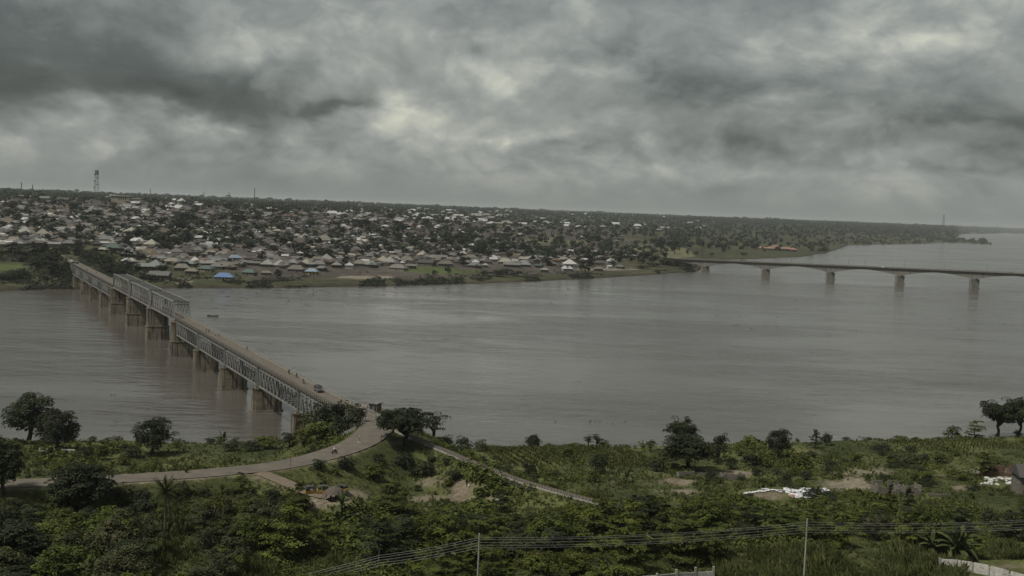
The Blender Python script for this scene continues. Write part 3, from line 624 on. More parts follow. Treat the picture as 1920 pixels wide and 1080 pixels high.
def proto_round(seed, h=9.0, r=4.2, n=58, per=60, size=.46, low=.28, lump=.30):
    rng = np.random.default_rng(seed); tr = MB(); cz = h * (low + (1 - low) / 2); rz = h * (1 - low) / 2
    d = unit(rng.normal(size=(n, 3))); d[:, 2] = np.where(d[:, 2] < -.8, -d[:, 2], d[:, 2]); k = rng.uniform(.45, .86, n)[:, None]
    az = np.arctan2(d[:, 1], d[:, 0]); lob = 1 + .16 * np.sin(3 * az + seed) + .10 * np.sin(5 * az + 2 * seed)
    c = d * k * np.array((r, r, rz)) * lob[:, None]; c[:, 2] += cz; rad = r * lump * rng.uniform(.7, 1.25, n)
    V, Fq = clump_crown(c, rad, per, size, .55, rng, .8)
    limb(tr, (0, 0, -.5), (rng.normal() * .2, rng.normal() * .2, h * .42), h * .045, h * .03, rng, 0)
    for q in c[:14]: limb(tr, (0, 0, h * .36), q, h * .018, h * .005, rng)
    return tr, MB().add(V, Fq)
def proto_tier(seed, h=8.0, r=3.6, tiers=4, size=.42, per=150, top=.5, low=.24):
    """uneven storeys of flat drooping sprays round a stem"""
    rng = np.random.default_rng(seed); tr = MB(); Cs, Ns = [], []
    limb(tr, (0, 0, -.5), (rng.normal() * .25, rng.normal() * .25, h * .93), h * .026, h * .008, rng, 0, 6)
    for i in range(tiers):
        f = i / (tiers - 1); rr = r * (1.0 - (1 - top) * f ** 1.6) * (.8 + .2 * min(f * 3, 1)); nb = rng.integers(5, 8); a0 = rng.uniform(0, 6.28)
        for j in range(nb):
            z = h * (low + (.94 - low) * f) + rng.normal() * h * .045; a = a0 + j * 2 * math.pi / nb + rng.normal() * .3; L = rr * rng.uniform(.45, 1.15); dirv = np.array((math.cos(a), math.sin(a), 0)); tipz = z + L * rng.uniform(-.16, .22)
            limb(tr, (0, 0, z - .5), dirv * L * .9 + np.array((0, 0, tipz)), .05, .02, rng, .05, 3)
            n = int(per * (.5 + .5 * L / r)); t = rng.uniform(.10, 1.0, n) ** .7; w = (.2 + .75 * np.sin(np.clip(t, 0, 1) * 2.6)) * L * .5; side = np.array((-dirv[1], dirv[0], 0))
            o = rng.normal(size=n) * .5; p = dirv * (t * L)[:, None] + side * (o * w)[:, None]; p[:, 2] = z - .3 + (tipz - z + .3) * t + rng.normal(size=n) * .09 - np.abs(o) * .22 - .2 * t ** 3 * L * .4
            Cs.append(p); Ns.append(np.array((0, 0, 1.)) + dirv * .4 + side * o[:, None] * .35 + rng.normal(size=(1, 3)) * .22 + rng.normal(size=(n, 3)) * .22)
    V, Fq = leaf_quads(np.concatenate(Cs), np.concatenate(Ns), size, .52, rng); return tr, MB().add(V, Fq)
def proto_open(seed, h=11.0, r=4.6, nb=9, size=.45, per=70, thick=1.0, sub=5):
    """visible limbs that carry separate tufts"""
    rng = np.random.default_rng(seed); tr = MB(); cl, rad = [], []
    limb(tr, (0, 0, -.5), (rng.normal() * .3, rng.normal() * .3, h * .38), h * .042 * thick, h * .03 * thick, rng, 0)
    for i in range(nb):
        a = i * 2.4 + rng.normal() * .3; e = rng.uniform(.35, 1.25); L = h * rng.uniform(.36, .62); q = np.array((math.cos(a) * math.cos(e) * r / h * 2.1, math.sin(a) * math.cos(e) * r / h * 2.1, math.sin(e))) * L + np.array((0, 0, h * .36))
        q[2] = min(q[2], h * .95); limb(tr, (0, 0, h * rng.uniform(.26, .37)), q, h * .022 * thick, h * .007, rng)
        for k in range(sub):
            t = rng.uniform(.55, 1.0); c = np.array((0, 0, h * .36)) * (1 - t) + q * t + rng.normal(size=3) * np.array((1, 1, .7)) * h * .085; cl.append(c); rad.append(h * rng.uniform(.06, .12)); limb(tr, np.array((0, 0, h * .36)) * (1 - t * .8) + q * t * .8, c, h * .008, h * .003, rng, .05, 3)
    V, Fq = clump_crown(np.array(cl), np.array(rad), per, size, .5, rng, .75); return tr, MB().add(V, Fq)
def proto_bush(seed, h=2.4, r=1.9, n=20, per=34, size=.34):
    rng = np.random.default_rng(seed); tr = MB(); c = np.c_[rng.normal(size=(n, 2)) * r * .42, rng.uniform(.2, .82, n) * h]; c[:, :2] *= (1.15 - .6 * c[:, 2:3] / h)
    V, Fq = clump_crown(c, np.full(n, r * .34) * rng.uniform(.7, 1.3, n), per, size, .55, rng, .85)
    for q in c[:8]: limb(tr, (0, 0, -.3), q, .05, .015, rng, .02, 3)
    return tr, MB().add(V, Fq)
PROTO = {}
def add_proto(key, fn, mats, bark=None, part='crown', stem='trunk', **kw):
    L = []
    for i, (seed, mt) in enumerate(mats):
        tr, cr = fn(seed, **kw); L.append((tr.mesh(stem, bark or M_BARK), cr.mesh(part, mt)))
    PROTO[key] = (L, kw, part, stem)
add_proto('round', proto_round, [(1, LEAF_D), (2, LEAF_D), (3, LEAF_D)], h=9., r=4.2, n=110, per=60, low=.07, lump=.25)
add_proto('lush', proto_round, [(4, LEAF_G), (5, LEAF_Y), (6, LEAF_G), (7, LEAF_O)], h=8., r=4.0, low=.15, n=100, per=52, size=.42, lump=.23)
add_proto('tier', proto_tier, [(11, LEAF_G), (12, LEAF_G), (13, LEAF_Y), (14, LEAF_D), (15, LEAF_G)], h=8., r=3.8)
add_proto('spire', proto_tier, [(16, LEAF_D), (17, LEAF_G)], h=8., r=2.8, tiers=5, per=90, top=.25)
add_proto('open', proto_open, [(21, LEAF_D), (22, LEAF_D), (23, LEAF_D)], h=11., r=4.8, per=85, thick=1.25, nb=15, sub=7, size=.5)
add_proto('feather', proto_open, [(51, LEAF_D), (52, LEAF_D)], h=9., r=3.8, nb=17, sub=8, per=46, thick=.9, size=.48)
add_proto('limbed', proto_round, [(8, LEAF_D), (9, LEAF_D), (10, LEAF_D)], h=11., r=4.6, n=85, per=58, low=.17, lump=.22, size=.5)
add_proto('airy', proto_open, [(24, LEAF_O), (25, LEAF_O), (26, LEAF_G)], bark=M_BARKP, h=8., r=3.8, per=58, nb=11, sub=5, size=.36)
add_proto('sparse', proto_open, [(27, LEAF_D), (28, LEAF_D)], h=8., r=2.6, per=34, nb=8, sub=4, size=.40)
add_proto('bush', proto_bush, [(31, LEAF_D), (32, LEAF_G), (33, LEAF_D), (34, LEAF_G), (35, LEAF_O)], part='foliage', stem='stem')
PH = {'round': (9., 4.2), 'lush': (8., 4.), 'tier': (8., 3.8), 'spire': (8., 2.6), 'open': (11., 4.6), 'limbed': (11., 4.6), 'feather': (9., 3.8), 'airy': (8., 3.8), 'sparse': (8., 2.6), 'bush': (2.4, 1.9)}
CNAME = {'round': 'round_tree', 'lush': 'leafy_tree', 'tier': 'tiered_tree', 'spire': 'spire_tree', 'open': 'spreading_tree', 'limbed': 'spreading_tree', 'feather': 'feathery_tree', 'airy': 'airy_tree', 'sparse': 'sparse_tree', 'bush': 'bush'}
SPECIES = {'round': ['dense dark round tree'], 'lush': ['leafy bright green tree', 'leafy yellow green tree', 'leafy deep green tree', 'leafy olive tree'], 'tier': ['tiered green tree', 'broad tiered tree', 'yellowish tiered tree', 'dark tiered tree', 'flat layered green tree'],
           'spire': ['narrow dark layered tree', 'narrow green layered tree'], 'open': ['spreading dark tree with bare limbs'], 'limbed': ['dark limbed tree'], 'feather': ['feathery dark tree'], 'airy': ['loose olive tree', 'airy olive tree', 'airy green tree'], 'sparse': ['thin sparse tree'], 'bush': ['dark bush', 'green bush', 'low dark bush', 'low green bush', 'olive bush']}
AUTO = []           # things whose label is written once every place is known: (object, description, pixel x, pixel y)
TREES = []
def plant(key, base, h, wpx=None, w=None, label=None, i=None, cat=None, group=None, px=None, py=None):
    L, kw, part, stem = PROTO[key]; i = random.randrange(len(L)) if i is None else i % len(L); h0, r0 = PH[key]
    if wpx: w = wpx * base[1] / F
    sx = (w / (2 * r0)) if w else h / h0
    base = np.array(base); o = thing(CNAME[key], label, cat or ('bush' if key == 'bush' else 'tree'), base, random.uniform(0, 6.28), group); o.scale = (sx, sx, h / h0)
    put(stem, L[i][0], o); put(part, L[i][1], o); TREES.append((base[0], base[1], sx * r0))
    if not label:
        q = project(base + np.array((0, 0, h * .6))); sp_ = SPECIES[key]; AUTO.append((o, sp_[i % len(sp_)], float(q[0]), float(q[1]), h / h0))
    return o
def plant_px(key, px, pb, pt, wpx, label=None, **kw):
    b = hit_near(px, pb); h = (pb - pt) / F * b[1] * 1.02; return plant(key, b, h, wpx, None, label, **kw)
for a in [('round', 58, 812, 722, 110, 'tall spreading dark tree on the near bank, highest of those left of the bridge', 0), ('round', 108, 845, 769, 90, 'round dark tree just below the tall spreading tree on the near bank'), ('round', 287, 853, 783, 74, 'lone round headed tree between the bend road and the river'),
          ('round', 152, 958, 868, 140, 'broad dark tree overhanging the road at the lower left'), ('round', 6, 930, 826, 84, 'dark tree at the very left edge above the foreground canopy'), ('feather', 758, 838, 758, 104, 'dark bushy tree at the bend where railway meets road', 1), ('sparse', 812, 818, 765, 54, 'thin see-through tree beside the dark tree at the bend'),
          ('feather', 1278, 846, 779, 56, 'tall rounded tree rising behind the wide dark tree on the near bank'), ('round', 1288, 880, 815, 116, 'wide dark tree in the middle of the green bank'), ('sparse', 1346, 866, 810, 40, 'slim tree touching the wide dark tree on its right side'),
          ('round', 1459, 862, 804, 50, 'upright rounded tree alone on the bank right of the wide dark tree'), ('spire', 1528, 840, 804, 30, 'small palm like tree near the water beside a low round tree'), ('round', 1550, 836, 813, 20, 'low round tree touching the small palm like tree'), ('tier', 1828, 824, 787, 50, 'compact layered tree left of the two big trees at the right edge'),
          ('feather', 1872, 812, 733, 72, 'big tree with bare forked trunk on the right bank', 1), ('feather', 1910, 812, 736, 66, 'big spreading tree cut by the right edge of the view', 2), ('bush', 1787, 822, 799, 44, 'ragged small tree at the waterline near the big right trees'),
          ('round', 1000, 832, 805, 32, 'small round tree on the shoreline right of the bridge'), ('sparse', 1103, 832, 808, 20, 'smaller of two feathery shrubs on the shoreline'), ('sparse', 1120, 832, 806, 24, 'taller of two feathery shrubs on the shoreline'),
          ('tier', 560, 972, 911, 66, 'dark layered tree in front of the parked three wheelers'), ('tier', 735, 968, 903, 96, 'flat topped layered tree beside the thatched shelter'), ('tier', 452, 936, 888, 62, 'layered tree just below the road bend junction'), ('spire', 190, 862, 826, 34, 'small dark tree behind the white balustrade'),
          ('tier', 940, 962, 918, 46, 'small layered tree at the edge of the sandy clearing'), ('spire', 1668, 965, 908, 40, 'pointed tree in front of the roofless block ruins'), ('spire', 1702, 958, 912, 30, 'second pointed tree by the block ruins'), ('tier', 1846, 892, 846, 64, 'dark layered tree left of the unfinished brick house')]:
    plant_px(a[0], *a[1:5], label=a[5], i=a[6] if len(a) > 6 else None)
# the dense belt of trees along the foot of the view
def toplimit(x): return np.interp(x, [-100, 0, 90, 230, 260, 400, 520, 560, 700, 1000, 1120, 1200, 1380, 1420, 1560, 1700, 1920, 2000], [925, 925, 955, 955, 935, 930, 925, 958, 966, 962, 935, 928, 938, 952, 952, 948, 958, 958])
def belt():
    rng = np.random.default_rng(5); got = []
    cand = []
    for _ in range(6000):
        Y = rng.uniform(140, 232); px = rng.uniform(-110, 2030); p = aty(px, 900, Y); X = p[0]; cand.append((X, Y))
    for X, Y in cand:
        z = ground(X, Y); px, py = project((X, Y, z)); h = rng.uniform(6.0, 10.0)
        if 1345 < px < 1860 and py > 1035: continue
        if 1180 < px < 1345 and py > 1068: continue
        if px > 1800 and py > 1030: continue
        if 265 < px < 350 and py > 955: continue
        if 330 < px < 545 and 985 > py > 930 and rng.random() < .6: h *= .55
        if abs(px - 1515) < 34 and Y < 180 or abs(px - 899) < 48 and Y < 172 or abs(px - 711) < 46 and Y < 175: continue
        tp = project((X, Y, z + h))[1]; lim = toplimit(px)
        if Y < 178 and px > 420: lim = max(lim, float(np.interp(px, [420, 711, 899, 1200, 1514, 1700, 1920], [1112, 1064, 1030, 1036, 1004, 1004, 990])))
        if tp < lim: h -= (lim - tp) * Y / F
        if h < 2.8 or project((X, Y, z + h))[1] > 1100: continue
        w = h * rng.uniform(.95, 1.3)
        if any((X - a) ** 2 + (Y - b) ** 2 < (.40 * (w / 2 + r) + .9) ** 2 for a, b, r in got) or any((X - a) ** 2 + (Y - b) ** 2 < (.6 * (w / 2 + r)) ** 2 for a, b, r in TREES[:28]): continue
        if near_poly(np.array([X]), np.array([Y]), ROAD)[0][0] < 7.5 or near_poly(np.array([X]), np.array([Y]), TRACK)[0][0] < 4: continue
        got.append((X, Y, w / 2)); r_ = rng.random()
        if px < 260: key = 'lush' if r_ < .55 else ('round' if r_ < .8 else 'tier')
        elif px < 560: key = 'airy' if r_ < .42 else ('lush' if r_ < .7 else 'tier')
        else: key = 'tier' if r_ < .72 else ('lush' if r_ < .88 else 'airy')
        plant(key, (X, Y, z - .2), h, w=w * (1.12 if key == 'tier' else 1.0), group='trees of the dense belt at the foot of the slope')
        if len(got) >= 225: break
    return got
BELT = belt()
# bushes on the bank, thick on the bridge embankment
def bushes():
    rng = np.random.default_rng(9); n = 0
    for (px, pb, pt, w) in [(585, 812, 768, 60), (612, 800, 757, 60), (640, 790, 752, 56), (660, 782, 756, 40), (600, 830, 790, 70), (635, 818, 780, 60), (660, 806, 772, 46), (570, 835, 806, 50), (545, 838, 812, 46), (678, 792, 766, 30), (742, 790, 766, 36), (728, 786, 768, 26), (865, 836, 814, 40), (840, 830, 808, 36), (900, 846, 824, 30), (995, 897, 866, 40), (1118, 888, 850, 50), (1112, 905, 880, 40), (1472, 908, 886, 30), (1370, 880, 858, 36), (1415, 872, 850, 60), (1440, 876, 854, 60), (1500, 874, 852, 60), (1600, 866, 850, 46), (1655, 852, 832, 50), (1700, 868, 850, 60), (1760, 868, 848, 50), (500, 842, 818, 60), (470, 846, 826, 50), (430, 846, 828, 50), (250, 858, 838, 50), (230, 872, 852, 40), (165, 856, 838, 36), (700, 900, 868, 60), (650, 880, 858, 50), (760, 880, 850, 60), (800, 892, 868, 56), (850, 900, 878, 40), (600, 880, 862, 40), (1230, 884, 862, 50), (1330, 902, 880, 36), (1250, 862, 845, 50), (1060, 855, 838, 50), (1560, 880, 864, 40), (1735, 905, 885, 46), (1780, 895, 880, 40)]:
        plant_px('bush', px, pb, pt, w, i=0 if rng.random() < .45 else None, group='bushes scattered over the near bank'); n += 1
    for px in np.arange(-20, 1930, 46):
        px = px + rng.uniform(-18, 18)
        if 520 < px < 880 or rng.random() < .25: continue
        p = hit_near(px, 812); h = rng.uniform(.9, 2.6); plant('bush', p - np.array((0, 0, .1)), h, w=h * rng.uniform(1.3, 2.6), group='bushes scattered over the near bank'); n += 1
    for _ in range(42):
        px = rng.uniform(190, 565); p = hit_near(px, rng.uniform(915, 990)); h = rng.uniform(1.3, 3.0)
        if near_poly(p[:1], p[1:2], ROAD)[0][0] < 6.5 or near_poly(p[:1], p[1:2], TRACK)[0][0] < 4: continue
        plant('bush', p - np.array((0, 0, .1)), h, w=h * rng.uniform(1.3, 2.2), group='bushes scattered over the near bank'); n += 1
    for _ in range(6000):
        if n >= 290: break
        Y = rng.uniform(228, 352); px = rng.uniform(-40, 1960); X = aty(px, 850, Y)[0]; s = np.interp(X, nsh[:, 0], nsh[:, 1]) - Y
        if s < 3 or wob(np.array([X]), np.array([Y]), 46)[0] < -.05: continue
        a_ = np.array([X]); b_ = np.array([Y])
        if near_poly(a_, b_, ROAD)[0][0] < 6.5 or near_poly(a_, b_, RAIL)[0][0] < 4 or near_poly(a_, b_, TRACK)[0][0] < 4: continue
        z = ground(X, Y); q = project((X, Y, z))
        if in_crops(q[0], q[1]) and rng.random() < .85: continue
        if near_dirt(np.array([q[0]]), np.array([q[1]]), a_, b_)[0] > .2 or any((X - a) ** 2 + (Y - b) ** 2 < (r * .8) ** 2 for a, b, r in TREES): continue
        h = rng.uniform(.9, 2.4); plant('bush', (X, Y, z - .1), h, w=h * rng.uniform(1.5, 2.6), group='bushes scattered over the near bank'); n += 1
bushes()

# palm and banana plants
def frond_mesh(name, L, droop, wid, mat_, leaflets=True, seed=0):
    rng = np.random.default_rng(seed); b = MB(); n = 14; t = np.linspace(0, 1, n); x = L * (t - .12 * t * t * droop); z = L * (.42 * t - .62 * droop * t * t); mid = np.c_[x, 0 * t, z]
    if leaflets:
        b.path(mid, list(np.linspace(.05, .012, n)), 4); C = []
        for k in np.linspace(.08, .99, 34):
            p = np.array([np.interp(k, t, mid[:, j]) for j in range(3)]); l = wid * (.35 + math.sin(min(k * 1.15, 1) * math.pi) * .75)
            for s_ in (-1, 1):
                e = p + np.array((l * .45, s_ * l, -l * rng.uniform(.25, .6))); o = np.array((.10, 0, 0)) * L / 4; b.add([p - o * .5, p + o * .5, e], np.array([(0, 1, 2)]))
    else:
        w = wid * np.sin(np.clip(t * .93 + .07, 0, 1) * math.pi) ** .6; V = []
        for i in range(n):
            for s_ in (-1, -.5, 0, .5, 1): V.append((x[i], s_ * w[i] + (rng.normal() * .02 if abs(s_) == 1 else 0), z[i] + .28 * w[i] * abs(s_) - (.10 if s_ == 0 else 0) * w[i]))
        i = np.arange(n * 5).reshape(n, 5); b.add(V, np.stack([i[:-1, :-1], i[:-1, 1:], i[1:, 1:], i[1:, :-1]], -1).reshape(-1, 4))
    return b.mesh(name, mat_)
M_PALM = leaf_material('palm_leaf', (.022, .029, .011), (.050, .060, .021), (.075, .082, .034)); M_BANANA = leaf_material('banana_leaf', (.030, .042, .014), (.056, .072, .024), (.10, .105, .048), scale=1.2)
FR = [frond_mesh('frond', 3.1, d, .55, M_PALM, True, s) for s, d in enumerate((.55, .9, 1.25))]; BL = [frond_mesh('leaf', 2.6, d, .34, M_BANANA, False, s) for s, d in enumerate((.3, .75, 1.15))]
def palm(base, h, label, sc=1.0, n=26, far=False):
    o = thing('palm_tree', label, 'palm tree', base, random.uniform(0, 6)); tr = MB(); P = [(0, 0, -.5), (.10, .05, h * .3), (.12, .1, h * .7), (0, .05, h)]; tr.path(P, [.30, .22, .18, .16], 7).build('trunk', M_BARKP, o)
    for k in range(n):
        u = k / n; m = FR[min(int(u * 3), 2)]; f = put('frond', m, o); f.location = (0, .05, h); f.rotation_euler = (0, -R(60) + u * R(95), k * 2.4); f.scale = (sc, sc, sc)
    return o
pb = hit_near(309, 1003); palm(pb, (1003 - 922) / F * pb[1], 'tall feather palm with slim trunk rising above the foreground shrubs', 1.25, 30)
def banana(base, label, sc, n=18, h=1.4):
    o = thing('banana_plant', label, 'banana plant', base, random.uniform(0, 6)); MB().path([(0, 0, -.3), (.03, 0, h * .5), (0, 0, h)], [.16, .13, .09], 7).build('stem', M_BARKP, o); o.scale = (sc, sc, sc)
    for k in range(n):
        u = k / n; f = put('leaf', BL[min(int(u * 3), 2)], o); f.location = (random.uniform(-.25, .25), random.uniform(-.25, .25), h * random.uniform(.75, 1)); f.rotation_euler = (0, -R(66) + u * R(84), k * 2.4 + random.uniform(-.3, .3)); f.scale = [random.uniform(.75, 1.15)] * 3
    return o
banana(hit_near(1792, 1048), 'large banana plant with long arching leaves beside the white wall', 2.05, 26, 1.0)
banana(hit_near(1748, 1042), 'smaller banana plant just left of the large one', 1.3, 14)
banana(hit_near(642, 962), 'small banana plant in front of the thatched shelter', 1.15, 10); banana(hit_near(418, 822), 'banana plant silhouetted on the shoreline left of the bridge', 1.2, 10); banana(hit_near(1175, 905), 'banana plant on the bank left of the wide dark tree', 1.1, 10)
banana(hit_near(840, 1062), 'pale banana plant among the trees left of the tall power pole', 1.5, 12)
# ================================================================== THE TOWN ON THE FAR BANK
def roof_material(name, c, rusty, rough=.55, rust=.35):
    m, g = material(name); oc = g.n('ShaderNodeTexCoord').outputs['Object']; oi = g.n('ShaderNodeObjectInfo').outputs['Random']
    v = g.n('ShaderNodeVectorMath'); v.operation = 'ADD'; g.set(v.inputs[0], oc); cb = g.n('ShaderNodeCombineXYZ'); g.set(cb.inputs[0], g.math('MULTIPLY', oi, 57)); g.t.links.new(cb.outputs[0], v.inputs[1])
    f = g.noise(g.scalevec(v.outputs[0], (9, 1.2, 1)), 1.6, 4, .6); f2 = g.noise(v.outputs[0], 4, 4, .6); cc = g.mix(g.mapr(f, .46, .70, 0, rust), c, rusty); cc = g.mix(g.mapr(f2, .52, .75, 0, rust), cc, rusty)
    hs = g.n('ShaderNodeHueSaturation'); g.set(hs.inputs['Color'], cc); g.set(hs.inputs['Value'], g.mapr(oi, 0, 1, .70, .98)); return finish(m, g, hs.outputs[0], rough, .35, None)
RUST = (.085, .062, .045)
ROOFC = {'pale': (.215, .213, .195), 'white': (.36, .36, .35), 'cream': (.215, .207, .162), 'tan': (.130, .122, .104), 'grey': (.125, .126, .122), 'grey green': (.15, .172, .158), 'green': (.062, .095, .082), 'blue': (.075, .135, .26), 'light blue': (.16, .215, .27), 'brown': (.100, .074, .050), 'rusty': (.064, .056, .047), 'dark': (.055, .052, .049), 'red': (.17, .065, .05), 'pink': (.23, .135, .105)}
ROOFM = {k: roof_material('roof_' + k.replace(' ', '_'), v, RUST if k not in ('white', 'blue', 'light blue') else (.35, .33, .30), .5, .45 if k in ('grey', 'tan', 'rusty', 'pale') else .18) for k, v in ROOFC.items()}
WALLC = {'mud': (.115, .092, .070), 'cement': (.155, .146, .130), 'cream': (.26, .238, .18), 'white': (.40, .395, .365), 'yellow': (.29, .25, .11), 'dull': (.09, .08, .07)}
WALLM = {k: noisy('wall_' + k, v, tuple(q * .7 for q in v), .6, .9, .1, rnd=.1) for k, v in WALLC.items()}
M_OPEN = noisy('dark_opening', (.03, .027, .024), (.02, .018, .016), 1, .6, .3)
def roof_mesh(kind, mt):
    r = {'pyramid': .03, 'hip': .24, 'gable': .5}[kind]; b = MB(); z = -.10
    V = [(-.5, -.5, 0), (.5, -.5, 0), (.5, .5, 0), (-.5, .5, 0), (-r, 0, 1), (r, 0, 1), (-.5, -.5, z), (.5, -.5, z), (.5, .5, z), (-.5, .5, z)]
    b.add(V, [np.array([(0, 1, 5, 4), (2, 3, 4, 5), (6, 9, 8, 7), (0, 6, 7, 1), (1, 7, 8, 2), (2, 8, 9, 3), (3, 9, 6, 0)]), np.array([(1, 2, 5), (3, 0, 4)])]); return b.mesh('roof', mt)
RMESH = {}; WMESH = {k: MB().box((0, 0, .5), (1, 1, 1)).mesh('wall', m) for k, m in WALLM.items()}
WINM = MB().box((0, 0, 0), (1, .12, 1)).mesh('window', M_OPEN); DOORM = MB().box((0, 0, .5), (1, .12, 1)).mesh('door', M_OPEN)
M_RIDGE = noisy('ridge_cap', (.55, .54, .50), (.42, .41, .37), 1, .6, .3)
def rmesh(kind, c):
    if (kind, c) not in RMESH: RMESH[kind, c] = roof_mesh(kind, ROOFM[c])
    return RMESH[kind, c]
HOUSES = []
def sized(name, me, parent, loc, sc, rz=0):
    o = put(name, me, parent); o.location = loc; o.scale = sc; o.rotation_euler = (0, 0, rz); return o
def house(base, L, Wd, kind, rc, wc, rz=None, label=None, storeys=1, detail=False, pitch=None, px=0, py=0, wing=False):
    rz = float(wob(np.array([base[0]]), np.array([base[1]]), 420)[0]) * .55 + random.gauss(0, .07) + (math.pi / 2 if random.random() < .3 else 0) if rz is None else rz
    wh = 2.9 * storeys + random.uniform(-.2, .4); o = thing('house', label, 'house', base, rz, 'houses of the town on the far bank')
    sized('wall', WMESH[wc], o, (0, 0, -1.6), (L, Wd, wh + 1.6)); pt = pitch or {'pyramid': .44, 'hip': .36, 'gable': .27}[kind]
    sized('roof', rmesh(kind, rc), o, (0, 0, wh), (L + 1.5, Wd + 1.5, Wd * pt))
    if wing: sized('wall', WMESH[wc], o, (L * .28, -Wd * .5, -1.6), (L * .36, Wd * .5, wh + 1.5)); sized('roof', rmesh('gable', rc), o, (L * .28, -Wd * .45, wh - .02), (Wd * .9, L * .36 + 1.2, Wd * pt * .75), math.pi / 2)
    if detail:
        for s_ in range(storeys):
            n = max(3, int(L / 3.2))
            for k in range(n):
                x = -L / 2 + L * (k + .5) / n; z = 2.9 * s_
                if k == n // 2 and s_ == 0: sized('door', DOORM, o, (x, -Wd / 2 - .02, 0), (1.2, 1, 2.2))
                else: sized('window', WINM, o, (x, -Wd / 2 - .02, z + 1.6), (1.3, 1, 1.2))
            for k in range(2): sized('window', WINM, o, (L / 2 + .02, -Wd / 4 + k * Wd / 2, 2.9 * s_ + 1.6), (1.2, 1, 1.2), math.pi / 2)
    HOUSES.append((base[0], base[1], max(L, Wd) / 2)); 
    if not label:
        size = 'small' if L < 9.5 else ('large' if L > 15 else ''); AUTO.append((o, (size + ' ' + rc + {'pyramid': ' pyramid roofed house', 'hip': ' hip roofed house', 'gable': ' gable roofed house'}[kind]).strip(), px, py, L))
    return o
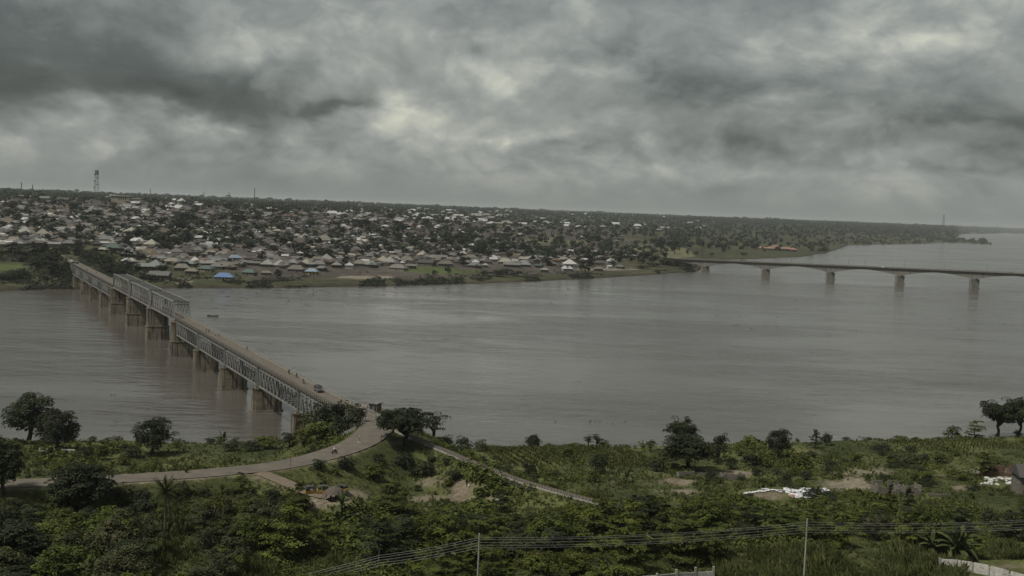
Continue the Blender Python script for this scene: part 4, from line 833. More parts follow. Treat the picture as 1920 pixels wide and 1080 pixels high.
SPEC = [(420, 522, 37, 'blue', 'hip'), (355, 497, 26, 'grey green', 'hip'), (384, 494, 32, 'brown', 'hip'), (341, 505, 30, 'tan', 'hip'), (360, 512, 24, 'tan', 'hip'), (387, 507, 30, 'green', 'hip'), (405, 503, 25, 'grey', 'hip'), (429, 503, 28, 'tan', 'hip'), (440, 487, 24, 'light blue', 'hip'), (428, 491, 18, 'pale', 'gable'), (468, 514, 26, 'green', 'hip'), (502, 498, 25, 'pale', 'pyramid'), (526, 500, 26, 'pale', 'pyramid'), (499, 515, 20, 'tan', 'hip'), (556, 508, 32, 'tan', 'hip'), (575, 496, 23, 'cream', 'pyramid'), (551, 495, 20, 'grey', 'pyramid'), (604, 506, 22, 'grey', 'hip'), (612, 488, 26, 'pale', 'pyramid'), (631, 500, 19, 'pale', 'pyramid'), (585, 512, 24, 'light blue', 'hip'), (520, 435, 16, 'cream', 'hip'), (516, 456, 16, 'white', 'gable'), (405, 453, 32, 'grey green', 'gable'), (572, 449, 27, 'cream', 'pyramid'), (388, 463, 24, 'grey green', 'gable'), (372, 472, 20, 'grey', 'pyramid'), (442, 498, 24, 'tan', 'gable'), (477, 496, 26, 'grey', 'gable'), (592, 448, 22, 'grey', 'gable'), (610, 452, 28, 'tan', 'pyramid'),
        (658, 483, 22, 'cream', 'hip'), (693, 498, 30, 'grey green', 'hip'), (655, 501, 16, 'white', 'pyramid'), (718, 491, 25, 'cream', 'pyramid'), (731, 494, 27, 'pale', 'pyramid'), (747, 504, 36, 'tan', 'hip'), (792, 480, 22, 'cream', 'pyramid'), (763, 490, 28, 'tan', 'hip'), (767, 468, 20, 'cream', 'gable'), (827, 484, 24, 'grey', 'gable'), (882, 485, 26, 'tan', 'hip'), (908, 491, 20, 'grey', 'pyramid'), (930, 485, 14, 'white', 'hip'), (948, 493, 28, 'cream', 'hip'), (872, 494, 22, 'grey', 'hip'), (910, 499, 11, 'pale', 'pyramid'), (821, 449, 14, 'pale', 'pyramid'), (755, 451, 17, 'tan', 'gable'), (900, 454, 24, 'cream', 'hip'), (738, 439, 20, 'cream', 'hip'), (771, 424, 21, 'pink', 'hip'), (663, 410, 12, 'white', 'gable'), (768, 402, 16, 'white', 'pyramid'), (781, 404, 16, 'white', 'hip'), (752, 410, 16, 'white', 'gable'), (797, 411, 18, 'white', 'hip'), (850, 407, 16, 'pink', 'hip'), (700, 414, 20, 'pale', 'hip'), (670, 460, 26, 'pale', 'hip'), (690, 462, 26, 'tan', 'gable'), (745, 476, 26, 'tan', 'hip'), (700, 482, 26, 'grey', 'pyramid'), (850, 488, 26, 'grey', 'gable'), (800, 495, 32, 'dark', 'gable'), (835, 497, 30, 'tan', 'hip'), (960, 499, 34, 'grey', 'gable'), (890, 500, 26, 'grey', 'hip'), (770, 501, 22, 'tan', 'gable'),
        (1001, 484, 19, 'pale', 'pyramid'), (981, 488, 22, 'cream', 'hip'), (964, 492, 20, 'pale', 'hip'), (1057, 488, 22, 'cream', 'hip'), (1068, 496, 25, 'white', 'pyramid'), (1063, 506, 20, 'white', 'hip'), (1034, 496, 20, 'grey', 'hip'), (1021, 509, 16, 'grey green', 'hip'), (1096, 489, 14, 'white', 'hip'), (1118, 494, 30, 'dark', 'gable'), (1126, 485, 20, 'cream', 'hip'), (1146, 491, 19, 'white', 'pyramid'), (1122, 506, 18, 'tan', 'hip'), (1143, 501, 11, 'white', 'hip'), (1163, 502, 14, 'grey', 'hip'), (980, 420, 17, 'white', 'gable'), (1005, 416, 13, 'pale', 'hip'), (1028, 418, 13, 'pale', 'gable'), (1059, 418, 20, 'white', 'gable'), (1085, 425, 12, 'white', 'hip'), (1100, 426, 12, 'pale', 'hip'), (1043, 480, 22, 'tan', 'hip'), (985, 498, 22, 'grey green', 'pyramid'), (1010, 500, 18, 'green', 'hip'), (1090, 476, 16, 'grey green', 'gable'),
        (48, 438, 30, 'pale', 'pyramid'), (80, 441, 25, 'cream', 'pyramid'), (81, 456, 19, 'pale', 'pyramid'), (12, 431, 20, 'pale', 'hip'), (115, 449, 24, 'grey', 'hip'), (162, 447, 20, 'grey', 'hip'), (200, 451, 30, 'grey', 'hip'), (247, 437, 27, 'cream', 'pyramid'), (257, 454, 27, 'white', 'hip'), (284, 461, 26, 'cream', 'pyramid'), (213, 468, 28, 'green', 'hip'), (193, 471, 18, 'cream', 'hip'), (240, 479, 30, 'pale', 'hip'), (242, 492, 26, 'white', 'hip'), (280, 476, 26, 'brown', 'hip'), (268, 503, 34, 'grey green', 'hip'), (292, 503, 34, 'grey green', 'pyramid'), (98, 407, 16, 'cream', 'pyramid'), (140, 410, 20, 'white', 'hip'), (272, 396, 16, 'white', 'hip'), (340, 378, 19, 'white', 'pyramid'), (45, 369, 30, 'grey', 'gable'), (320, 382, 14, 'red', 'gable'), (365, 380, 16, 'cream', 'gable'), (300, 371, 30, 'white', 'gable'), (310, 421, 14, 'white', 'hip'), (15, 418, 26, 'brown', 'hip'), (32, 420, 22, 'grey', 'hip'), (198, 441, 20, 'pale', 'hip'), (5, 461, 18, 'pale', 'pyramid'), (265, 495, 20, 'tan', 'gable'), (300, 520, 40, 'grey', 'gable'), (95, 430, 16, 'tan', 'hip'), (60, 412, 18, 'dark', 'hip'), (115, 432, 22, 'pale', 'gable'), (210, 406, 20, 'tan', 'gable'), (180, 395, 26, 'grey', 'gable'), (120, 375, 24, 'dark', 'gable'), (85, 372, 20, 'grey', 'gable')]
NAMED = {0: 'bright blue hip roofed house standing alone on the grassy far shore'}
def far_base(px, py, wpx):
    b = hit_far(px, py); return b
for i, (px, py, w, rc, kind) in enumerate(SPEC):
    b = hit_far(px, py + 2.5); m = w * b[1] / F; L = m * .90; Wd = L * (random.uniform(.78, .95) if kind == 'pyramid' else random.uniform(.55, .75)); dep = b[1]
    if L > 26: Wd = min(Wd, 13)
    wc = random.choice(['mud', 'cement', 'cement', 'cream', 'dull']) if rc not in ('white', 'blue') else 'white'
    if i in (20,): wc = 'yellow'
    house(b, L, Wd, kind, rc, wc, rz=random.gauss(0, .18), label=NAMED.get(i), detail=py > 470 and w >= 18, px=px, py=py, wing=(i % 5 == 2 and py > 440))
# larger buildings
def storey_block(px, py, wpx, st, wc, rc, kind, label, depth=.5):
    b = hit_far(px, py); m = wpx * b[1] / F; o = house(b, m * .92, m * depth, kind, rc, wc, rz=random.gauss(0, .08), label=label, storeys=st, detail=True, pitch=.16 if kind != 'pyramid' else .3); return o
storey_block(433, 405, 27, 2, 'cream', 'tan', 'hip', 'cream two storey block with flat tan roof above the town centre'); storey_block(545, 412, 30, 2, 'cream', 'red', 'hip', 'two storey cream house with a dull red roof in the middle of the town'); storey_block(575, 432, 24, 2, 'white', 'light blue', 'hip', 'white two storey house with a pale blue roof'); storey_block(932, 424, 24, 2, 'cream', 'cream', 'hip', 'tall cream two storey house among trees right of the town'); storey_block(798, 455, 18, 2, 'white', 'pale', 'gable', 'narrow white two storey house behind the riverside roofs'); storey_block(740, 461, 20, 2, 'cream', 'dark', 'gable', 'plain cream two storey house without visible roof pitch'); storey_block(475, 402, 10, 2, 'white', 'white', 'pyramid', 'small white tower like house beside the cream two storey block')
# hall with flat roofs on the skyline
hb = hit_far(235, 381); k = hb[1] / F; hall = thing('hall', 'long pale institutional hall with flat roofs on the skyline beside the lattice mast', 'building', hb)
MB().box((-7 * k, 0, 5.5), (34 * k, 16, 15)).build('wall', WALLM['cream'], hall); MB().box((-7 * k, 0, 13.6), (38 * k, 19, 1.3)).build('roof', ROOFM['white'], hall); MB().box((16 * k, 2, 3.6), (26 * k, 15, 11)).build('wall', WALLM['cream'], hall); MB().box((16 * k, 2, 9.6), (28 * k, 18, 1.0)).build('roof', ROOFM['white'], hall); MB().box((28 * k, -6, 1.5), (16 * k, 9, 7)).build('wall', WALLM['white'], hall); MB().box((28 * k, -6, 5.4), (18 * k, 12, .8)).build('roof', ROOFM['white'], hall)
for j in range(4): MB().box((-9 * k + j * 4.2, -8.05, 8.6), (1.6, .3, 5)).build('window', M_OPEN, hall)
MB().box((22 * k, 4, 12), (3, 3, 6)).box((22 * k, 4, 15.6), (4, 4, 1.4)).build('water_tank', M_STEELDK, hall)
# pink roofed compound by the water on the right
pb_ = hit_far(1456, 469); k = pb_[1] / F; pk = thing('resort_compound', 'cluster of joined pink tiled roofs on the green shore beyond the concrete bridge', 'building', pb_)
for j, (dx, w, dy, hh) in enumerate([(-26, 16, 6, 3.2), (-14, 18, -4, 3.6), (-2, 20, 4, 4.6), (11, 18, -5, 3.8), (21, 16, 5, 3.4), (30, 14, -6, 3.0)]):
    sized('wall', WMESH['cream'], pk, (dx * k, dy, -1), (w * k * .8, 13, hh + 1)); sized('roof', rmesh('pyramid' if j % 2 else 'hip', 'pink'), pk, (dx * k, dy, hh), (w * k, 17, 4.4 + (3 if j == 2 else 0)))
# minarets and masts
def minaret(px, py, hpx, label):
    b = hit_far(px, py); h = hpx * b[1] / F; o = thing('minaret', label, 'minaret', b); MB().tube((0, 0, -2), (0, 0, h * .8), .95, .8, 8).build('shaft', WALLM['white'], o); MB().tube((0, 0, h * .62), (0, 0, h * .68), 1.5, 1.5, 8).build('balcony', WALLM['white'], o); MB().path([(0, 0, h * .8), (0, 0, h * .86), (0, 0, h * .93), (0, 0, h)], [1.0, 1.15, .7, .05], 8).build('cap', WALLM['white'], o)
minaret(179, 437, 12, 'left one of two small white minarets in the town'); minaret(189, 438, 12, 'right one of two small white minarets in the town'); minaret(328, 437, 13, 'white minaret standing alone right of the white roofed houses'); minaret(922, 454, 8, 'short white tower among trees at the right of the town')
M_MAST = noisy('mast_steel', (.13, .13, .13), (.09, .09, .09), .5, .6, .3)
def lattice_mast(px, py, ptop, wb, wt, label, dishes=0, nseg=12, name='lattice_mast', r=.16):
    b = hit_far(px, py); dep = b[1]; h = aty(px, ptop, dep)[2] - b[2]; k = dep / F; wb, wt = wb * k / 2, wt * k / 2; o = thing(name, label, 'mast', b); m = MB(); lv = []
    for i in range(nseg + 1):
        f = i / nseg; w = wb + (wt - wb) * f; lv.append([(sx * w, sy * w, h * f) for sx, sy in ((-1, -1), (1, -1), (1, 1), (-1, 1))])
    for j in range(4):
        m2 = MB(); 
        for i in range(nseg): m2.bar(lv[i][j], lv[i + 1][j], r * 2, r * 2)
        m2.build('leg', M_MAST, o)
    for i in range(nseg):
        for j in range(4): m.bar(lv[i][j], lv[i + 1][(j + 1) % 4], r * 1.2, r * 1.2); m.bar(lv[i][j], lv[i][(j + 1) % 4], r * 1.2, r * 1.2)
    m.build('bracing', M_MAST, o)
    for q in range(dishes):
        z = h * (.50 + .46 * q / max(dishes - 1, 1)); f = z / h; w = wb + (wt - wb) * f; s_ = 1 if q % 2 else -1; MB().tube((s_ * w, -w - .3, z), (s_ * w * 1.1, -w - 1.5, z), 1.25, 1.35, 8).build('dish', M_MAST, o)
    if dishes: MB().box((0, 0, h * .93), (wt * 2.6, wt * 2.6, h * .13)).build('antenna_panel', M_MAST, o)
    return o
lattice_mast(181, 384, 319, 8, 4, 'tall telecom lattice mast with dishes rising over the left of the town', 6); lattice_mast(1767, 447, 402, 5.5, 1.5, 'slim tapering pylon on the wooded spit at the right horizon', 0, 9, 'pylon', .35)
for px, pb_, ptop, lab in [(477, 384, 352, 'thin mast on the skyline above the middle of the town'), (40, 366, 341, 'thin mast on the skyline near the left edge'), (282, 372, 354, 'thin mast on the skyline right of the pale hall'), (429, 380, 360, 'short faint mast on the skyline left of the middle mast'), (382, 378, 359, 'faint mast on the skyline between two masts'), (61, 368, 346, 'fainter of two masts at the left edge of the skyline')]:
    lattice_mast(px, pb_, ptop, 1.6, .8, lab, 0, 8, 'radio_mast', .22)
# the lesser roofs that fill the town
def town_weight(px, py):
    sk = 372 + .034 * px; sh = np.interp(px, [0, 300, 640, 1000, 1170, 1250], [476, 500, 500, 495, 490, 470])
    if py < sk + 8 or py > sh: return 0
    if px < 330 and py > 462 + max(0, px - 180) * .25: return 0
    w = 1.0 if px < 620 else max(.06, 1 - (px - 620) / 420 * (1 if py < 470 else .45)); 
    if px > 1180: w *= .3
    return w
def fill_town():
    rng = np.random.default_rng(21); got = []; n_ = len(HOUSES); A_ = np.zeros((n_ + 2200, 3)); A_[:n_] = HOUSES
    for _ in range(24000):
        px = rng.uniform(-60, 1300); py = rng.uniform(376, 505)
        if rng.random() > town_weight(px, py): continue
        b = hit_far(px, py + 1)
        if b[1] > 3600: continue
        L = rng.uniform(6.5, 14)
        if ((A_[:n_, 0] - b[0]) ** 2 + (A_[:n_, 1] - b[1]) ** 2 < (.60 * (L / 2 + A_[:n_, 2]) + .6) ** 2).any(): continue
        got.append((b[0], b[1], L / 2, b[2], px, py)); A_[n_] = (b[0], b[1], L / 2); n_ += 1
        if len(got) >= 2100: break
    got.sort(key=lambda g: g[1]); n_ind = max(0, 292 - len(HOUSES)); cols = ['rusty'] * 9 + ['dark'] * 5 + ['tan'] * 4 + ['grey'] * 5 + ['pale'] * 1 + ['brown'] * 3 + ['cream', 'white', 'grey green', 'tan']
    for g in got[:n_ind]:
        kind = rng.choice(['hip', 'gable', 'gable', 'pyramid']); L = g[2] * 2; rc = cols[rng.integers(len(cols))]; house(np.array((g[0], g[1], g[3])), L, L * rng.uniform(.55, .8), kind, rc, ['mud', 'mud', 'cement', 'dull'][rng.integers(4)], px=g[4], py=g[5])
    pal = ['rusty', 'dark', 'tan', 'grey', 'pale', 'white', 'brown']; b = MB()
    extra = []
    for _ in range(170):      # pale roofs on the plain far to the right and behind the town
        px = rng.uniform(620, 1330) if rng.random() < .8 else rng.uniform(200, 700); sk = 354.5 + .0382 * px; py = sk + (rng.uniform(1.5, 6) if px > 940 and rng.random() < .6 else rng.uniform(7, 34)); q = hit_far(px, py)
        if q[1] < 1700: continue
        extra.append((q[0], q[1], rng.uniform(6, 12) * (1 + q[1] / 9000), q[2], px, py))
    for g in got[n_ind:] + extra:
        L = g[2] * 2; Wd = L * rng.uniform(.55, .8); a = float(wob(np.array([g[0]]), np.array([g[1]]), 420)[0]) * .55 + rng.normal() * .08 + (1.571 if rng.random() < .3 else 0); c_, s_ = math.cos(a), math.sin(a); far = g[1] > 1900 and g in extra; mi = (5 if rng.random() < .4 else 4) if far else rng.choice([0, 0, 0, 0, 1, 1, 1, 2, 3, 3, 6, 4] if rng.random() < .93 else [5]); rr = rng.choice([.05, .25, .5]); wh = 2.8; hh = Wd * .3
        V = np.array([(-.5 * L, -.5 * Wd, wh), (.5 * L, -.5 * Wd, wh), (.5 * L, .5 * Wd, wh), (-.5 * L, .5 * Wd, wh), (-rr * L, 0, wh + hh), (rr * L, 0, wh + hh)]); V[:, :2] = V[:, :2] @ np.array(((c_, s_), (-s_, c_))); V += np.array((g[0], g[1], g[3])); b.add(V, [np.array([(0, 1, 5, 4), (2, 3, 4, 5)]), np.array([(1, 2, 5), (3, 0, 4)])], mi); b.box((g[0], g[1], g[3] + wh / 2 - .8), (L * .92, Wd * .92, wh + 1.6), a, 7)
    o = b.build('distant_houses', [ROOFM[q] for q in pal] + [WALLM['mud']]); tag(o, 'countless lesser roofs filling the town behind the riverside houses', None, None, 'stuff')
fill_town()

# ---- trees over there
LEAF_FAR = leaf_material('leaf_far', (.009, .013, .007), (.018, .024, .012), (.031, .037, .019), scale=.12, rnd=.25, transl=.1)
add_proto('fartree', proto_round, [(41, LEAF_FAR), (42, LEAF_FAR), (43, LEAF_FAR), (44, LEAF_FAR), (45, LEAF_FAR)], h=9., r=4.6, n=26, per=20, size=1.15, low=.03, lump=.30)
add_proto('farthin', proto_open, [(46, LEAF_FAR), (47, LEAF_FAR)], h=11., r=4.0, per=16, nb=8, sub=3, size=1.2)
PH['fartree'] = (9., 4.6); PH['farthin'] = (11., 4.); CNAME['fartree'] = 'town_tree'; CNAME['farthin'] = 'town_tree'; SPECIES['fartree'] = ['dark rounded tree', 'dark full tree', 'dense dark tree', 'dark lumpy tree', 'dark domed tree']; SPECIES['farthin'] = ['thin tree', 'loose crowned tree']
def far_plant(px, py, hpx, wpx, label=None, key='fartree'):
    b = hit_far(px, py); k = b[1] / F; return plant(key, b - np.array((0, 0, .4)), hpx * k, wpx, label=label, group='trees in and around the town on the far bank')
for a in [(1097, 513, 30, 30, 'large dark tree on the far shore mirrored in the river'), (565, 476, 22, 34), (575, 488, 26, 44), (618, 487, 24, 34), (600, 478, 16, 26), (470, 468, 18, 24), (425, 470, 16, 22), (405, 472, 16, 18), (285, 441, 22, 34), (306, 470, 22, 26), (320, 460, 20, 26), (512, 476, 20, 26), (365, 486, 16, 34), (345, 500, 12, 22), (305, 512, 18, 26), (237, 508, 24, 26), (256, 514, 22, 18), (330, 432, 22, 40), (445, 418, 28, 44), (430, 400, 20, 26), (350, 422, 24, 40), (505, 403, 22, 40), (530, 405, 18, 26), (520, 522, 18, 17), (670, 488, 10, 12), (678, 492, 9, 10), (760, 482, 14, 20), (840, 512, 14, 14), (815, 517, 11, 12), (685, 477, 8, 15), (650, 476, 12, 12), (685, 432, 22, 30), (663, 424, 16, 24), (720, 452, 22, 24), (808, 455, 12, 16), (845, 460, 20, 26), (870, 466, 24, 26), (920, 462, 20, 22), (940, 478, 24, 30), (905, 474, 20, 22), (1020, 476, 14, 26), (1042, 483, 14, 24), (950, 515, 12, 30), (930, 518, 12, 34), (905, 516, 10, 26), (970, 518, 12, 26), (1150, 500, 16, 12), (1240, 470, 22, 26), (1265, 476, 26, 24), (1330, 466, 12, 14), (1520, 470, 14, 14), (1542, 465, 9, 13), (1305, 478, 8, 13), (1335, 480, 7, 10), (1395, 481, 9, 13), (20, 475, 20, 60), (60, 480, 22, 60), (95, 495, 26, 50), (45, 492, 14, 24), (110, 485, 26, 40), (140, 478, 18, 40), (70, 505, 24, 50), (100, 515, 22, 36), (15, 525, 14, 44), (38, 522, 16, 36), (175, 492, 22, 40), (195, 500, 24, 44), (205, 512, 22, 40), (160, 486, 18, 30), (225, 516, 18, 34), (265, 523, 12, 34), (285, 525, 11, 30), (110, 508, 12, 12), (240, 524, 10, 26), (87, 527, 8, 14), (150, 478, 12, 24), (180, 478, 14, 26), (120, 470, 12, 30), (80, 472, 12, 30), (1290, 506, 14, 34), (1270, 500, 12, 30), (1250, 497, 12, 30), (1225, 500, 9, 30), (1285, 496, 12, 26), (1205, 504, 7, 30)]:
    far_plant(*a[:4], label=a[4] if len(a) > 4 else None)
for i, (px, py, hpx, lab) in enumerate([(588, 529, 18, 'palm tree on the far shore in front of the yellow walled house'), (843, 520, 16, 'solitary palm on the far shore by the bright green field'), (1050, 513, 16, 'taller palm of a pair on the far shore left of the large mirrored tree'), (1064, 511, 13, 'shorter palm of a pair on the far shore'), (1147, 495, 12, 'palm behind the last houses near the concrete bridge'), (756, 490, 14, 'palm rising between pale roofs above the far shore')]):
    b = hit_far(px, py); palm(b, hpx * b[1] / F * .78, lab, 1.25, 16)
def fill_trees():
    rng = np.random.default_rng(33); n = 0
    for _ in range(9000):
        if n >= 225: break
        px = rng.uniform(-30, 1620); py = rng.uniform(380, 500); sk = 366 + .0382 * px
        if py < sk or py > np.interp(px, [0, 300, 640, 1100, 1300, 1600], [480, 505, 500, 500, 478, 462]): continue
        dens = .35 if px < 620 else .35 + .65 * min(1, (px - 620) / 350)
        if rng.random() > dens: continue
        b = hit_far(px, py)
        if b[1] > 3300 or any((b[0] - x) ** 2 + (b[1] - y) ** 2 < (r * .7 + 2.0) ** 2 for x, y, r in HOUSES) or any((b[0] - x) ** 2 + (b[1] - y) ** 2 < (r + 2.5) ** 2 for x, y, r in TREES[-250:]): continue
        h = rng.uniform(7, 15); plant('fartree' if rng.random() < .8 else 'farthin', b - np.array((0, 0, .3)), h, w=h * rng.uniform(.8, 1.25), group='trees in and around the town on the far bank'); n += 1
fill_trees()
def bank_thicket():
    rng = np.random.default_rng(18); out = []
    for _ in range(2600):
        px = rng.uniform(-60, 335); py = rng.uniform(466, 534); lo = np.interp(px, [-60, 120, 200, 335], [470, 474, 478, 512])
        if py < lo or ((px - 15) / 42) ** 2 + ((py - 500) / 9) ** 2 < 1 or (abs(px - 140) < 7 + (500 - py) * .1 and py < 500) : continue
        b = hit_far(px, py)
        if wob(b[:1], b[1:2], 55)[0] + wob(b[:1], b[1:2], 20)[0] * .5 < -.25 and py > 505: continue
        h = rng.uniform(1.2, 4.2) * (1 if py < 522 else .6)
        if near_poly(b[:1], b[1:2], RAMPS[0][0])[0][0] < 5.5: continue
        out.append((*b, h))
    O = np.array(out); n = len(O); per = 26; d = unit(rng.normal(size=(n, per, 3))); d[:, :, 2] = np.abs(d[:, :, 2]); h = O[:, 3]; cen = O[:, None, :3] + d * np.stack([h * .8, h * .8, h], -1)[:, None, :] * rng.uniform(.5, 1, (n, per, 1))
    V, Fq = leaf_quads(cen.reshape(-1, 3), (d + np.array((0, 0, .6))).reshape(-1, 3), np.repeat(.5 + h * .2, per), .6, rng); tag(MB().add(V, Fq).build('bank_thicket', LEAF_FAR), 'dense dark thicket covering the far bank beside the bridge end', None, None, 'stuff')
bank_thicket()
def far_woods():
    rng = np.random.default_rng(44); C, Sz = [], []
    for _ in range(16000):
        px = rng.uniform(-200, 1960); sk = 354.8 + .0382 * px; r = rng.random()
        py = sk + (rng.exponential(6) if r < .55 else rng.uniform(4, 95)); 
        if px > 1250 and r >= .55: py = sk + rng.uniform(2, 60)
        C.append((px, py))
    C = np.array(C); u = (C[:, 0] - 960) / F; out = []
    for px, py in C:
        d = ray(px, py); yy = np.geomspace(880, 30000, 420); P = EYE + d * (yy / d[1])[:, None]; z = far_height(P[:, 0], P[:, 1]); b = P[:, 2] < z
        if not b.any(): continue
        i = int(np.argmax(b)); p = P[i]; dd = p[1] - np.interp(p[0] / p[1], fsu, fsy)
        if z[i] < .6 or (dd < 70 and px < 1300) or (dd < 25 and px < 1585): continue
        if px > 1300 and dd < 1300 and px < 1600 and rng.random() < .55: continue
        if px < 1250 and dd < 1300 and rng.random() < (.76 if px < 720 else .6): continue
        out.append((p[0], p[1], z[i]))
    for _ in range(130):      # trees on the low spit
        px = rng.uniform(1600, 1852); p = aty(px, 455, rng.uniform(4800, 5500)); z = far_height(np.array([p[0]]), np.array([p[1]]))[0]
        if z > 1: out.append((p[0], p[1], z))
    O = np.array(out); n = len(O); per = 12; h = rng.uniform(6, 12, n) * np.clip(O[:, 1] / 5000, .9, 1.5) * np.where(rng.random(n) < .07, rng.uniform(1.2, 1.6, n), 1); w = h * rng.uniform(.45, .75, n) * np.clip(O[:, 1] / 4500, 1, 2.2)
    d = unit(rng.normal(size=(n, per, 3))); off = d * np.stack([w, w, h * .45], -1)[:, None, :] * rng.uniform(.55, 1.0, (n, per, 1)); cen = O[:, None, :] + off; cen[:, :, 2] += (h * .5)[:, None]
    V, Fq = leaf_quads(cen.reshape(-1, 3), (d * .6 + np.array((0, -.2, .5))).reshape(-1, 3), np.repeat(w * 1.15, per), .7, rng)
    tag(MB().add(V, Fq).build('far_woods', LEAF_FAR), 'far off dark trees spread over the plain to the horizon', None, None, 'stuff'); return n
far_woods()
def shore_scrub():
    rng = np.random.default_rng(8); N = 9000; u = rng.uniform(-.52, .18, N); d = rng.exponential(26, N) + 2; ys = np.interp(u, fsu, fsy); Y = ys + d; X = u * Y; Z = far_height(X, Y); keep = (wob(X, Y, 60) + wob(X, Y, 22) * .6 > .15) & (d < 140); X, Y, Z = X[keep], Y[keep], Z[keep]; m = len(X); per = 6
    h = np.repeat(rng.uniform(.6, 1.7, m), per); dd = unit(rng.normal(size=(m * per, 3))); dd[:, 2] = np.abs(dd[:, 2]); c = np.repeat(np.c_[X, Y, Z], per, 0) + dd * np.c_[h * 1.6, h * 1.6, h] * rng.uniform(.4, 1, (m * per, 1))
    V, Fq = leaf_quads(c, dd + np.array((0, 0, .8)), h * 1.1, .7, rng); tag(MB().add(V, Fq).build('shore_scrub', LEAF_FAR), 'low dark scrub along the far shore', None, None, 'stuff')
shore_scrub()
# ================================================================== POLES, WALLS AND RUINS OF THE NEAR BANK
M_POLE = noisy('pole_concrete', (.30, .293, .26), (.22, .213, .185), 1.2, .9, .1); M_WIRE = noisy('wire_aluminium', (.20, .20, .195), (.15, .15, .145), 1, .5, .4); M_INS = noisy('insulator', (.10, .07, .05), (.06, .05, .04), 3, .3, .5)
M_WHITE = noisy('chalky_white', (.45, .445, .41), (.33, .325, .29), .8, .9, .1, c3=(.20, .193, .168)); M_BLOCK = noisy('cement_block', (.16, .15, .127), (.11, .10, .086), 1.1, .95, .1, c3=(.07, .064, .053)); M_BRICK = noisy('mud_brick', (.14, .098, .070), (.095, .066, .048), 1.2, .95, .1); M_DARKMETAL = noisy('dark_metal', (.06, .06, .06), (.035, .035, .035), 2, .5, .4)
def hit_off(px, py, dz):
    d = ray(px, py); t = np.linspace(60, 420, 1441) / d[1]; P = EYE + d * t[:, None]; b = P[:, 2] < near_height(P[:, 0], P[:, 1]) + dz; i = int(np.argmax(b)) if b.any() else 1440; p = P[i]; return np.array((p[0], p[1], ground(p[0], p[1])))
WIRE_Z = [-.55, -.95, -1.4, -1.85, -2.3]
def power_pole(px, ptop, Y, label, mt=None, r=.14, ins=True):
    top = aty(px, ptop, Y); z0 = ground(top[0], top[1]); h = top[2] - z0; o = thing('power_pole', label, 'utility pole', (top[0], top[1], z0)); MB().tube((0, 0, -1), (0, 0, h), r * 1.25, r * .85, 8).build('post', mt or M_POLE, o)
    if ins:
        for z in WIRE_Z: MB().tube((0, -.13, h + z), (0, -.30, h + z), .05, .07, 6).build('insulator', M_INS, o)
    return np.array((top[0], top[1] - .30, top[2]))
t1 = power_pole(899, 1000, 168, 'taller looking concrete power pole left of the middle, cut by the bottom edge'); t2 = power_pole(1514, 972, 176, 'concrete power pole standing in the tall grass at the right'); t3 = power_pole(711, 1034, 172, 'thin grey pole half hidden among trees below the clearing', M_BARKP, .10)
t0 = power_pole(440, 1096, 172, 'concrete power pole mostly below the view at the lower left'); t4 = power_pole(2060, 958, 182, 'concrete power pole beyond the right edge')
def wires(a, b, sag, label, n=14):
    o = thing('power_line', label, 'power line', a)
    for z in WIRE_Z:
        t = np.linspace(0, 1, n)[:, None]; P = (b - a) * t; P[:, 2] += z - sag * 4 * (t * (1 - t))[:, 0] * (1 + .12 * math.sin(z * 9)); MB().path(P, .017, 4).build('wire', M_WIRE, o)
wires(t1, t2, .75, 'five slack wires strung between the two concrete power poles'); wires(t3, t1, .25, 'five wires rising from the thin grey pole to the taller concrete pole'); wires(t0, t3, .3, 'five wires leaving the view low left of the thin grey pole'); wires(t2, t4, .7, 'five wires running right from the pole in the grass')
rp = hit_near(544, 884); o = thing('roadside_post', 'slim rusty post beside the road junction above the track', 'post', rp); MB().tube((0, 0, -.5), (0, 0, 44 / F * rp[1]), .07, .06, 6).build('post', M_RUST, o); MB().bar((-.5, 0, 42 / F * rp[1]), (.5, 0, 42 / F * rp[1]), .06, .06).build('crossbar', M_RUST, o)
def panel_wall(tops, hgt, label, drop=0):
    P = [hit_off(x, y, hgt) for x, y in tops]; B = P[0]; o = thing('panel_wall', label, 'wall', B)
    for i, p in enumerate(P):
        q = p - B; MB().box((q[0], q[1], hgt / 2 - .4), (.32, .32, hgt + .62), .1).build('post', M_POLE, o)
        if i < len(P) - 1:
            r = P[i + 1] - B; d = (r - q); d /= np.linalg.norm(d[:2]); a = q + d * .17; b = r - d * .17
            for k in range(3):
                z0 = -.5 + (hgt + .3) * k / 3; z1 = z0 + (hgt + .3) / 3 - .03; n = np.array((-d[1], d[0], 0)) * .06; V = [p_ + s_ * n + np.array((0, 0, z)) for s_ in (-1, 1) for p_, z in ((a, z0), (b, z0), (b, z1), (a, z1))]
                MB().add(V, [np.array([(0, 1, 2, 3), (7, 6, 5, 4), (0, 4, 5, 1), (1, 5, 6, 2), (2, 6, 7, 3), (3, 7, 4, 0)])]).build('wall_panel', M_WHITE, o)
panel_wall([(1763, 1046), (1795, 1048), (1825, 1052), (1856, 1058), (1894, 1068), (1936, 1080)], 2.1, 'white concrete panel wall with posts in the lower right corner')
panel_wall([(1196, 1079), (1232, 1076), (1268, 1073), (1304, 1071), (1338, 1069)], 1.9, 'white boundary wall half sunk in scrub at the bottom edge')
